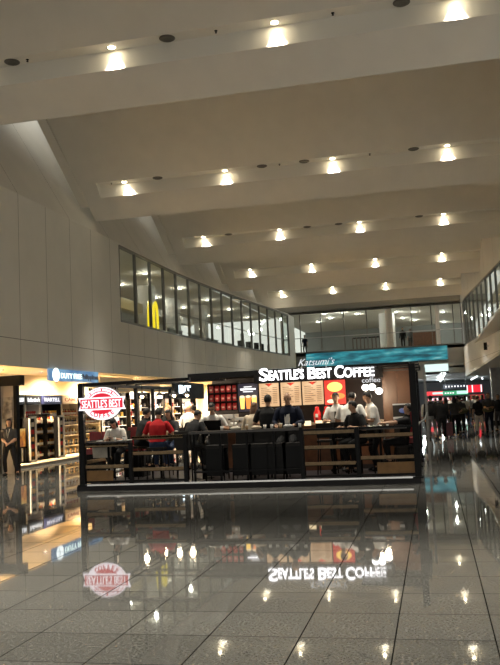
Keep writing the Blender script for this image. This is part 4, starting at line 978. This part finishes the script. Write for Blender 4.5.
def glasses(i):
    b = MB(); k = i['k']
    for s in (-1, 1):
        c = i['hc'] + i['fw'] * .10 * k + i['rt'] * s * .034 * k + i['hd'] * .012 * k
        b.tube([c + i['rt'] * .026 * math.cos(a) + i['hd'] * .02 * math.sin(a) for a in [2 * PI * q / 10 for q in range(11)]], .003, 5)
        b.tube([c + i['rt'] * s * .026, i['hc'] + i['rt'] * s * .078 * k + i['hd'] * .01], .003, 4)
    b.build('glasses', blackm, i['t'])
def tie(i):
    c = i['chest'] + V((0, .125, 0)); MB().add([V((-.03, .13, -.05)) + i['chest'], V((.03, .13, -.05)) + i['chest'], V((.018, .115, .12)) + i['chest'], V((-.018, .115, .12)) + i['chest'], V((-.03, .14, -.05)) + i['chest'], V((.03, .14, -.05)) + i['chest'], V((.018, .125, .12)) + i['chest'], V((-.018, .125, .12)) + i['chest']],
        [(0, 1, 2, 3), (4, 5, 6, 7), (0, 1, 5, 4), (1, 2, 6, 5), (2, 3, 7, 6), (3, 0, 4, 7)]).build('tie', CL['black'], i['t'])
def apron(i):
    c = i['chest']; MB().add([c + V(p) for p in [(-.11, .135, .08), (.11, .135, .08), (.15, .135, -.3), (.14, .16, -.6), (-.14, .16, -.6), (-.15, .135, -.3), (-.11, .145, .08), (.11, .145, .08), (.15, .145, -.3), (.14, .17, -.6), (-.14, .17, -.6), (-.15, .145, -.3)]],
        [(0, 1, 2, 3, 4, 5), (6, 7, 8, 9, 10, 11), (0, 1, 7, 6), (1, 2, 8, 7), (2, 3, 9, 8), (3, 4, 10, 9), (4, 5, 11, 10), (5, 0, 6, 11)]).build('apron', CL['black'], i['t'])
def shirtfront(i):
    c = i['chest']; MB().add([c + V(p) for p in [(-.05, .14, .14), (.05, .14, .14), (.06, .16, 0), (.045, .155, -.22), (-.045, .155, -.22), (-.06, .16, 0), (-.05, .10, .14), (.05, .10, .14), (.06, .11, 0), (.045, .11, -.22), (-.045, .11, -.22), (-.06, .11, 0)]], [(0, 1, 2, 3, 4, 5), (0, 1, 7, 6), (1, 2, 8, 7), (2, 3, 9, 8), (3, 4, 10, 9), (4, 5, 11, 10), (5, 0, 6, 11)]).build('shirt_front', CL['white'], i['t'])
def backpack(m_):
    def f(i):
        c = i['chest'] + V((0, -.2, -.02)); b = MB(); b.ell(c, (.16, .11, .23), 14, 10); b.build('backpack', m_, i['t'])
        for s in (-1, 1): MB().tube([c + V((s * .09, .06, .18)), i['sh'][s] + V((-s * .06, .02, .07)), i['chest'] + V((s * .11, .13, .03))], .014, 6).build('strap', m_, i['t'])
    return f

# seats, tables -----------------------------------------------------------
def stool(pos, rz, label, group='bar stools', back=True, sc_=1):
    t = thing('bar_stool', label, 'bar stool', pos, rz, group); t.scale = (1, 1, sc_)
    MB().box((-.19, -.18, .70), (.19, .18, .75)).build('seat', mat('black_leather', (.015, .013, .012), .5, spec=.25), t)
    for sx in (-1, 1):
        for sy in (-1, 1): MB().tube([(sx * .16, sy * .15, .70), (sx * .20, sy * .20, 0)], .014, 6).build('leg', black, t)
    MB().tube([(-.19, .18, .25), (.19, .18, .25)], .01, 6).build('foot_rest', black, t)
    if back:
        MB().add([(-.18, -.17, .8), (.18, -.17, .8), (.19, -.22, 1.12), (-.19, -.22, 1.12), (-.18, -.20, .8), (.18, -.20, .8), (.19, -.25, 1.12), (-.19, -.25, 1.12)], [(0, 1, 2, 3), (4, 5, 6, 7), (0, 1, 5, 4), (1, 2, 6, 5), (2, 3, 7, 6), (3, 0, 4, 7)]).build('backrest', MATS['black_leather'], t)
        for s in (-1, 1): MB().tube([(s * .15, -.17, .7), (s * .15, -.2, .85)], .01, 6).build('back_upright', black, t)
    return t
def table(x, y, w_, d_, h, label, group=None, m_=None):
    t = thing('high_table', label, 'table', (x, y, KZ), 0, group)
    MB().box((-w_ / 2, -d_ / 2, h - .04), (w_ / 2, d_ / 2, h)).build('tabletop', m_ or mat('dark_table', (.03, .022, .018), .3), t)
    MB().tube([(0, 0, .02), (0, 0, h - .04)], .03, 8).build('column', black, t); MB().lathe([(.0001, .03), (.08, .03), (.22, .012), (.23, 0)], n=18).build('base', black, t)
    return t
def booth(x0, x1, y, z1, label, face=1):
    t = thing('booth_seat', label, 'booth seat', (x0, y, KZ)); w_ = x1 - x0; rl = mat('red_leather', (.22, .010, .012), .4)
    MB().box((0, -.03, 0), (w_, .42, .62)).build('base_box', blackm, t); MB().box((0, -.02, .62), (w_, .42, .74)).build('seat', rl, t)
    yb = .30 if face > 0 else -.06
    MB().box((0, yb, .74), (w_, yb + .12, z1 - KZ)).build('backrest', rl, t)
    for k in range(1, max(2, int(w_ / .3))): MB().tube([(k * .3, yb - .004, .76), (k * .3, yb - .004, z1 - KZ - .02)], .006, 5).build('seam', mat('dark_red_seam', (.08, .004, .005), .5), t)
    return t
HZ = KZ + .86  # hip height on a stool, above hall floor
# left bay: booths, girl in white, bags
X_ = lambda px, Y, py=430: atY(px, py, Y).x
booth(X_(85, 17.35), X_(99, 17.35), 17.3, 1.22, 'dark red booth seat in the front left corner of the kiosk', 1)
booth(X_(124, 18.3), X_(144, 18.3), 18.25, 1.28, 'dark red booth seat behind the girl in white', 1)
table(X_(112, 16.95), 16.72, .95, .42, .92, 'dark high table just behind the leftmost railing bay')
g = person('person in white top with dark hair, head bowed over a phone, behind the round logo', (X_(118.5, 17.35), 17.38, 0), PI, 1.58, hip=(0, .02, HZ - .12), lean=22, nod=34, hl=(-.10, .40, 1.06), hr=(.12, .40, 1.06), fl_=(-.08, .30, .40), fr=(.10, .30, .40),
           top='white', low='black', shoe='white', hair='long', vox=.014, skin=2)
t = thing('smartphone', 'dark phone held by the girl in white', 'phone', (X_(118.5, 17.35) - .01, 16.9, 1.10)); MB().box((-.035, -.07, 0), (.035, .07, .01)).build('case', blackm, t)
stool((X_(118.5, 17.35), 17.38, KZ), PI, 'black bar stool under the girl in white')
t = thing('tote_bag', 'cream tote bag hanging below the table in the leftmost railing bay', 'bag', (X_(102, 16.9, 455), 16.9, .66)); b = MB()
b.add([(-.19, -.05, 0), (.19, -.05, 0), (.19, .05, 0), (-.19, .05, 0), (-.22, -.03, .24), (.22, -.03, .24), (.22, .03, .24), (-.22, .03, .24)], [(0, 1, 2, 3), (0, 1, 5, 4), (1, 2, 6, 5), (2, 3, 7, 6), (3, 0, 4, 7)]).build('bag_body', CL['cream'], t)
MB().tube([(-.1, 0, .22), (-.06, 0, .31), (.06, 0, .31), (.1, 0, .22)], .01, 6).build('strap', CL['cream'], t)
tz = KZ + .92
for k, (px, c_) in enumerate([(101, white), (122, white), (130, white)]):
    t = thing('food_tray', 'small white dish on the leftmost high table, %s from the left' % ORD[k], 'dish', (X_(px, 16.8), 16.72, tz)); MB().lathe([(.0001, 0), (.05, 0), (.08, .02), (.078, .024), (.045, .006), (.0001, .006)], n=14).build('dish', white, t)
for k, px in enumerate((117, 126)): cup(X_(px, 16.8), 16.66, tz, 'white cup on the leftmost high table, ' + ['nearer the girl', 'towards the second bay'][k])
# second bay: man in red polo
rx = X_(157, 17.0)
person('person in red polo shirt seated with back to the hall', (rx, 17.0, 0), .05, 1.66, hip=(0, 0, HZ - .06), lean=10, nod=12, hl=(-.22, .32, 1.14), hr=(.24, .30, 1.14), fl_=(-.12, .28, .40), fr=(.13, .28, .40), top='red', low='jeans', shoe='grey', bulk=1.16, vox=.014)
stool((rx, 17.0, KZ), 0, 'black bar stool under the person in red', back=False)
table(X_(160, 17.5), 17.5, 1.2, .5, .98, 'dark high table in front of the person in red polo')
px_ = X_(146, 18.2)
person('person in black hooded top left of the red polo shirt', (px_, 17.75, 0), -.6, 1.66, hip=(0, 0, HZ - .02), lean=16, side=6, hl=(-.12, .34, 1.14), hr=(.2, .3, 1.14), fl_=(-.1, .28, .40), fr=(.12, .28, .40), top='black', low='black', sleeves='long', hair='short')
stool((px_, 17.75, KZ), -.6, 'black bar stool under the person in black hooded top', back=False)
px_ = X_(175, 18.3)
person('person with long dark hair and dark top right of the red polo shirt', (px_, 18.2, 0), PI - .3, 1.6, hip=(0, 0, HZ - .05), lean=14, nod=14, hl=(-.1, .38, 1.14), hr=(.1, .38, 1.12), fl_=(-.1, .28, .40), fr=(.12, .28, .40), top='dgrey', low='jeans', hair='long', skin=2)
stool((px_, 18.2, KZ), PI - .3, 'black bar stool under the person with long dark hair')
person('person in dark waistcoat and tan cap standing behind the red polo shirt', (X_(168.5, 20.3), 20.3, KZ), PI * .8, 1.66, top='black', low='black', sleeves='long', hair='short', hairm=mat('tan_cap', (.35, .22, .12), .7))
for k, px in enumerate((168, 178)): cup(X_(px, 17.5), 17.38, KZ + .98, 'paper cup on the table beside the red polo shirt, ' + ['left one', 'right one'][k], m_=mat('kraft_cup', (.5, .33, .18), .5))
# centre: long bar counter at the kiosk front
bx0, bx1 = posts[2] + .06, posts[3] - .06
t = thing('bar_counter', 'long narrow black bar counter along the middle of the kiosk front', 'counter', (bx0, YK + .02, KZ)); w_ = bx1 - bx0
MB().box((0, 0, 1.02), (w_, .40, 1.07)).build('top', mat('counter_top', (.035, .027, .022), .3), t)
for k in range(5): MB().box((k * (w_ - .04) / 4, .33, 0), (k * (w_ - .04) / 4 + .04, .38, 1.02)).build('leg', black, t)
MB().box((0, .30, .18), (w_, .33, .22)).build('foot_rail', black, t)
sx_ = [X_(px, 16.6) for px in (199, 212, 239, 256, 274, 290)]
st_l = ['under the laptop user, half behind him', 'right beside the laptop user', 'before the brown-haired person', 'in the middle of the counter', 'before the black-shirted back', 'at the right end of the front counter']
for k, x in enumerate(sx_):
    if k in (0,): continue
    t = thing('bar_chair', 'black high-backed bar chair at the front counter, ' + st_l[k], 'bar chair', (x, YK + .62, KZ), PI, 'high-backed bar chairs')
    MB().box((-.21, -.2, .68), (.21, .2, .75)).build('seat', MATS['black_leather'], t)
    MB().box((-.20, -.24, .75), (.20, -.19, 1.0)).build('backrest', MATS['black_leather'], t)
    for sx in (-1, 1):
        for sy in (-1, 1): MB().tube([(sx * .18, sy * .17, .68), (sx * .20, sy * .20, 0)], .016, 6).build('leg', black, t)
    MB().tube([(-.19, .19, .28), (.19, .19, .28)], .01, 6).build('foot_rest', alu, t); MB().box((-.2, -.2, .12), (.2, -.17, .68)).build('lower_panel', black, t); MB().box((-.2, .17, .1), (.2, .2, .68)).build('lower_panel', black, t)
lx = X_(188.5, 16.95)
person('person in black jacket with short hair seated left of the laptop, head turned right', (lx, 16.98, 0), -.35, 1.66, hip=(0, 0, HZ - .06), lean=27, nod=14, turn=-30, hl=(-.16, .34, 1.2), hr=(.22, .32, 1.2), fl_=(-.1, .26, .40), fr=(.12, .26, .40), top='black', low='dgrey', shoe='grey', sleeves='long', bulk=1.1, vox=.014)
t = thing('bar_chair', 'black high-backed bar chair under the person in black jacket', 'bar chair', (lx, 16.98, KZ), -.35)
MB().box((-.22, -.22, .66), (.22, .2, .73)).build('seat', MATS['black_leather'], t); MB().box((-.22, -.26, .73), (.22, -.21, 1.08)).build('backrest', MATS['black_leather'], t)
for sx in (-1, 1):
    for sy in (-1, 1): MB().tube([(sx * .19, sy * .18, .66), (sx * .2, sy * .2, 0)], .016, 6).build('leg', black, t)
table(X_(203, 17.45), 17.45, 1.0, .5, 1.02, 'dark high table carrying the black laptop')
t = thing('laptop', 'open black laptop on the high table before the man with glasses', 'laptop', (X_(213, 17.4), 17.42, KZ + 1.02), 0)
MB().box((-.2, 0, 0), (.2, .26, .02)).build('keyboard_base', blackm, t); MB().add([(-.2, 0, .02), (.2, 0, .02), (.2, -.05, .26), (-.2, -.05, .26), (-.2, -.012, .02), (.2, -.012, .02), (.2, -.062, .26), (-.2, -.062, .26)], [(0, 1, 2, 3), (4, 5, 6, 7), (0, 1, 5, 4), (1, 2, 6, 5), (2, 3, 7, 6), (3, 0, 4, 7)]).build('screen_lid', blackm, t)
px_ = X_(214, 18.0)
person('person in white shirt with black hair and glasses leaning over the laptop', (px_, 18.05, 0), PI + .1, 1.72, hip=(0, 0, HZ + .02), lean=20, nod=14, hl=(-.2, .36, 1.2), hr=(.2, .36, 1.2), fl_=(-.1, .26, .40), fr=(.12, .26, .40), top='white', low='dgrey', vox=.014, skin=2, extra=glasses)
stool((px_, 18.05, KZ), PI, 'black bar stool under the man with glasses')
person('person in long white coat and white cap standing left of the coffee bag shelf', (X_(191, 19.9), 19.9, KZ), PI * .9, 1.70, lean=6, hl=(-.15, .32, 1.1), hr=(.18, .32, 1.1), top='white', low='white', sleeves='long', hairm=CL['white'])
person('person in white shirt bending behind the coat wearer near the pendant lamps', (X_(200, 20.2), 20.5, KZ), PI * .7, 1.66, lean=22, nod=12, top='white', low='black', sleeves='long', hl=(-.1, .4, 1.0), hr=(.1, .4, 1.0))
px_ = X_(254.5, 17.9)
person('person with long brown hair seated left of the man in black', (px_, 17.7, 0), -.2, 1.62, hip=(0, 0, HZ), lean=10, nod=8, hl=(-.15, .3, 1.2), hr=(.2, .3, 1.2), fl_=(-.1, .26, .40), fr=(.12, .26, .40), top='beige', low='jeans', hair='long', hairm=hair_br, sleeves='long', skin=2)
stool((px_, 17.7, KZ), -.2, 'black bar stool under the person with brown hair', back=False)
px_ = X_(268.5, 17.4)
person('person in black shirt seated with back to the hall left of the suited man', (px_, 17.4, 0), 0, 1.74, hip=(0, 0, HZ + .08), lean=5, nod=4, hl=(-.22, .3, 1.24), hr=(.24, .28, 1.24), fl_=(-.12, .26, .40), fr=(.13, .26, .40), top='black', low='dgrey', bulk=1.12, vox=.014)
stool((px_, 17.4, KZ + .06), 0, 'black bar stool under the person in black shirt', back=False)
px_ = X_(289, 17.25)
person('balding person in dark jacket over light shirt facing the hall below the menu boards', (px_, 17.35, 0), PI - .1, 1.76, hip=(0, 0, HZ + .09), lean=4, nod=8, hl=(-.22, .32, 1.22), hr=(.22, .32, 1.22), fl_=(-.12, .26, .42), fr=(.13, .26, .42), top='navy', low='black', sleeves='long', hair='bald', bulk=1.16, vox=.014, skin=0, extra=shirtfront, jacket='jacket')
stool((px_, 17.35, KZ + .06), PI, 'black bar stool under the balding person in dark jacket', back=False)
tz = KZ + 1.07
for k, px in enumerate((222, 247, 265, 272, 281, 300)): cup(X_(px, 16.5), YK + .2, tz, 'cup on the long front counter, %s from the left' % ORD[k], 'cups on the front counter', m_=[cupm, MATS['kraft_cup'], cupm][k % 3])
for k, (px, c_) in enumerate([(235, 'cream'), (256, 'beige'), (288, 'lgrey')]):
    t = thing('paper_bag', 'crumpled %s bag lying on the long front counter, %s from the left' % (c_.replace('lgrey', 'pale grey'), ORD[k]), 'bag', (X_(px, 16.5), YK + .24, tz)); b = MB(); b.ell((0, 0, .035), (.12, .07, .04), 10, 6)
    b.v = [tuple(V(p) + V((0, 0, 1)) * .012 * noise.noise(V(p) * 30)) for p in b.v]; b.build('crumpled_paper', CL[c_], t)
# right: staff trio and seated guests
person('person in white shirt and black tie standing at the left of the staff trio', (X_(337.5, 18.35), 18.35, KZ), PI * .97, 1.74, hl=(-.16, .28, 1.1), hr=(.14, .3, 1.15), top='white', low='black', vox=.014, extra=tie, nod=6)
person('person in white shirt with back turned in the middle of the staff trio', (X_(349.5, 17.85), 17.85, KZ), -.25, 1.78, lean=16, nod=22, hl=(-.2, .34, 1.15), hr=(.22, .34, 1.15), top='white', low='black', vox=.014, bulk=1.2)
person('person in white short-sleeved shirt turned left at the right of the staff trio', (X_(376, 18.2), 18.2, KZ), PI * .62, 1.74, lean=10, nod=14, hl=(-.12, .36, 1.12), hr=(.14, .34, 1.12), top='white', low='black', vox=.014, bulk=1.08)
px_ = X_(359.5, 17.1)
person('person in black shirt with cropped hair seated before the staff trio, face turned right', (px_, 17.12, 0), PI - .75, 1.66, hip=(0, 0, HZ - .09), lean=12, nod=6, turn=-25, hl=(-.2, .34, 1.12), hr=(.24, .32, 1.12), fl_=(-.1, .26, .40), fr=(.12, .26, .40), top='black', low='black', vox=.014, bulk=1.12)
stool((px_, 17.12, KZ), PI - .75, 'black bar stool under the person with cropped hair', sc_=.88)
table(X_(380, 17.1), 17.0, 1.1, .55, 1.0, 'dark high table at the right of the kiosk front')
px_ = X_(402, 17.2)
person('person in black top reclining at the right corner with bare arm stretched across the table', (px_, 17.2, 0), PI * .55, 1.56, hip=(0, -.02, HZ - .16), lean=-10, nod=-6, hl=(-.12, .5, 1.16), hr=(.02, .52, 1.16), fl_=(-.1, .3, .40), fr=(.12, .3, .40), top='black', low='black', vox=.014, hair='tied')
stool((px_, 17.2, KZ), PI * .55, 'black bar stool under the reclining person', back=False, sc_=.80)
booth(X_(407, 17.6), X_(415.5, 17.6), 17.5, 1.42, 'dark red booth seat in the right corner of the kiosk', 1)
tz = KZ + 1.0
for k, px in enumerate((369, 375, 388)): cup(X_(px, 16.95), 16.85, tz, 'small cup on the right high table, %s from the left' % ORD[k], r=.03, h=.06)
t = thing('napkin_stack', 'stack of white napkins on the right high table', 'napkins', (X_(372, 16.8), 16.78, tz)); MB().box((-.12, -.05, 0), (.12, .05, .02)).build('napkins', white, t)
for k, (px, y) in enumerate(((326, 17.6), (341, 17.9))):
    t = stool((X_(px, y), y, KZ), 0, 'empty black bar stool behind the fourth railing bay, ' + ['left one', 'right one'][k])
table(X_(333, 17.3), 17.3, .7, .5, 1.0, 'dark high table behind the fourth railing bay')

# woman at the portal
person('person in dark grey uniform with long black hair standing by the black portal, hands clasped', (-11.98, 21.05, 0), PI + .25, 1.58, hl=(-.06, .18, .92), hr=(.05, .19, .94), fr=(.10, .02, .075), fl_=(-.26, .12, .075), top='dgrey', low='black', hair='long', vox=.014, skin=2, nod=2,
       extra=lambda i: MB().tube([i['nb'] + V((-.05, .09, .0)), i['chest'] + V((0, .14, -.05)), i['nb'] + V((.05, .09, .0))], .006, 5).build('lanyard', CL['white'], i['t']))

# crowd in the passage
def crowd(label, px, py, rz, H=1.66, **kw):
    p = hit(px, py, 2, 0); return person(label, (p.x, p.y, 0), rz, H, vox=.028, **kw), p
W1 = dict(fl_=(-.09, .22, .08), fr=(.10, -.2, .11)); W2 = dict(fl_=(-.1, -.2, .11), fr=(.1, .24, .08))
crowd('person in black jacket and grey jeans walking away beside the kiosk corner', 433, 439.5, .1, 1.72, top='black', low='grey', shoe='black', sleeves='long', extra=backpack(CL['black']), bulk=1.15, **W1)
crowd('person all in black with white trainers just right of the grey jeans', 443, 439.5, .0, 1.68, top='black', low='black', shoe='white', sleeves='long', hair='short', bulk=1.15, **W2)
crowd('person in black with a white shoulder bag behind the white trainers', 448, 433, -.1, 1.62, top='black', low='black', sleeves='long', hair='long', extra=lambda i: MB().ell(i['chest'] + V((-.05, -.17, -.05)), (.15, .07, .17), 12, 8).build('white_bag', CL['white'], i['t']), **W1)
(_, p) = crowd('person in dark top with beige shoes pulling a red suitcase', 456.5, 437, .15, 1.66, top='dgrey', low='black', shoe='beige', hair='long', hl=(-.32, -.1, .72), hr=(.2, .2, 1.0), **W2)
def suitcase(pos, col, label, h=.62, rz=0):
    t = thing('suitcase', label, 'suitcase', pos, rz); m_ = mat('case_%.2f_%.2f' % (col[0], col[2]), col, .35)
    MB().box((-.21, -.13, .07), (.21, .13, h)).build('shell', m_, t)
    for k in range(4): MB().box((-.15 + k * .09, -.14, .12), (-.12 + k * .09, .14, h - .05)).build('rib', m_, t)
    for sx in (-1, 1):
        for sy in (-1, 1): MB().tube([(sx * .16 - .015, sy * .09, .035), (sx * .16 + .015, sy * .09, .035)], .035, 10).build('wheel', blackm, t)
    MB().tube([(-.1, .1, h), (-.1, .1, h + .34), (.1, .1, h + .34), (.1, .1, h)], .012, 6).build('handle', alu, t)
    return t
suitcase((p.x - .34, p.y - .1, 0), (.12, .006, .012), 'red upright suitcase beside the beige shoes')
crowd('person in dark top with a large grey bag slung across the back', 462, 434, -.2, 1.64, top='dgrey', low='black', sleeves='long', extra=lambda i: MB().ell(i['hip'] + V((.05, -.2, .16)), (.34, .13, .14), 14, 8).build('grey_sling_bag', CL['olive'], i['t']), **W1)
crowd('person in white top and jeans in the middle distance', 466.5, 426, 0, 1.66, top='white', low='jeans', sleeves='short', hair='long', **W2)
crowd('person in pale top walking in the middle distance, right of the white top', 471, 423, .1, 1.68, top='lgrey', low='dgrey', hair='short', **W1)
crowd('person in blue jeans further away, left of the black top and white trousers', 474.5, 422, 3.1, 1.65, top='cream', low='blue', hair='long', **W2)
crowd('person in black top and cream trousers with a black bag', 480, 433, .0, 1.62, top='black', low='cream', shoe='black', hair='short', extra=lambda i: MB().ell(i['hip'] + V((.0, -.16, .05)), (.19, .09, .14), 12, 8).build('black_bag', CL['black'], i['t']), **W1)
crowd('person in dark T-shirt and jeans carrying a jacket over folded arms, far right', 490.5, 433, 2.9, 1.74, top='dgrey', low='navy', shoe='black', hl=(-.05, .26, 1.12), hr=(.04, .28, 1.08), skin=0, fl_=(-.12, .1, .075), fr=(.12, -.1, .09), bulk=1.1,
      extra=lambda i: MB().ell(V((0, .24, 1.02)), (.24, .08, .10), 12, 8).build('folded_jacket', CL['olive'], i['t']))
crowd('person in dark clothes at the far right frame edge', 500, 431, 2.6, 1.66, top='black', low='dgrey', sleeves='long')
crowd('person in dark jacket half hidden at the kiosk corner with a white bag strap', 428.5, 434, -.2, 1.64, top='white', low='black', sleeves='long', hair='short', **W1)
far = [(437, 424, 'black', 'dgrey', 'between the black jackets, far off'), (446, 421, 'red', 'black', 'in a red top far down the passage'), (452, 423, 'white', 'jeans', 'in a white top far down the passage'), (459, 420, 'dgrey', 'black', 'in grey behind the suitcase puller'),
       (463.5, 417, 'mar', 'black', 'in maroon far down the passage'), (470, 416, 'black', 'blue', 'in black far down the passage under the red neon'), (476, 417, 'beige', 'black', 'in beige at the far right of the passage'), (484, 421, 'navy', 'black', 'in navy behind the cream trousers'), (441, 416, 'lgrey', 'black', 'in light grey far down the left of the passage')]
for k, (px, py, a_, c_, l_) in enumerate(far):
    crowd('small distant person ' + l_, px, py, (k * 1.7) % 6.2, 1.6 + .03 * (k % 4), top=a_, low=c_, hair=['short', 'long'][k % 2], sleeves='long' if k % 2 else 'short')
# people on the upper level
person('dark-clothed person standing at the glass of the end gallery above the teal banner', (atY(403, 340, 67.9).x, 68.0, Z1), PI, 1.72, top='black', low='black', sleeves='long', vox=.03)
person('person in grey beside the dark figure in the end gallery', (atY(410.5, 341, 69).x, 69.2, Z1), 2.6, 1.66, top='grey', low='dgrey', vox=.03)
person('dark-clothed person inside the left gallery near its far end', (wx(WL, 55) - .9, 55, 5.45), -1.4, 1.7, top='black', low='black', vox=.03)
person('person at the far left of the end gallery glazing', (atY(305, 345, 69).x, 69, Z1), 2.9, 1.7, top='navy', low='black', vox=.03)
# chairs upstairs
for k in range(5):
    t = thing('lounge_chair', 'dark chair behind the far left gallery glass, %s from the near side' % ORD[k], 'chair', (wx(WL, 56 + 1.4 * k) - 1.3, 56 + 1.4 * k, 5.45), .5 * k, 'gallery chairs')
    MB().box((-.25, -.25, .40), (.25, .25, .46)).build('seat', blackm, t); MB().box((-.25, -.27, .46), (.25, -.22, .95)).build('backrest', blackm, t)
    for sx in (-1, 1):
        for sy in (-1, 1): MB().tube([(sx * .22, sy * .22, 0), (sx * .22, sy * .22, .4)], .015, 6).build('leg', alu, t)

#END
world = bpy.data.worlds.new('world'); sc.world = world; world.use_nodes = True
world.node_tree.nodes['Background'].inputs[0].default_value = (1, .97, .88, 1); world.node_tree.nodes['Background'].inputs[1].default_value = .8
sc.view_settings.view_transform = 'Standard'; sc.view_settings.look = 'None'; sc.view_settings.gamma = 1; sc.view_settings.exposure = .38
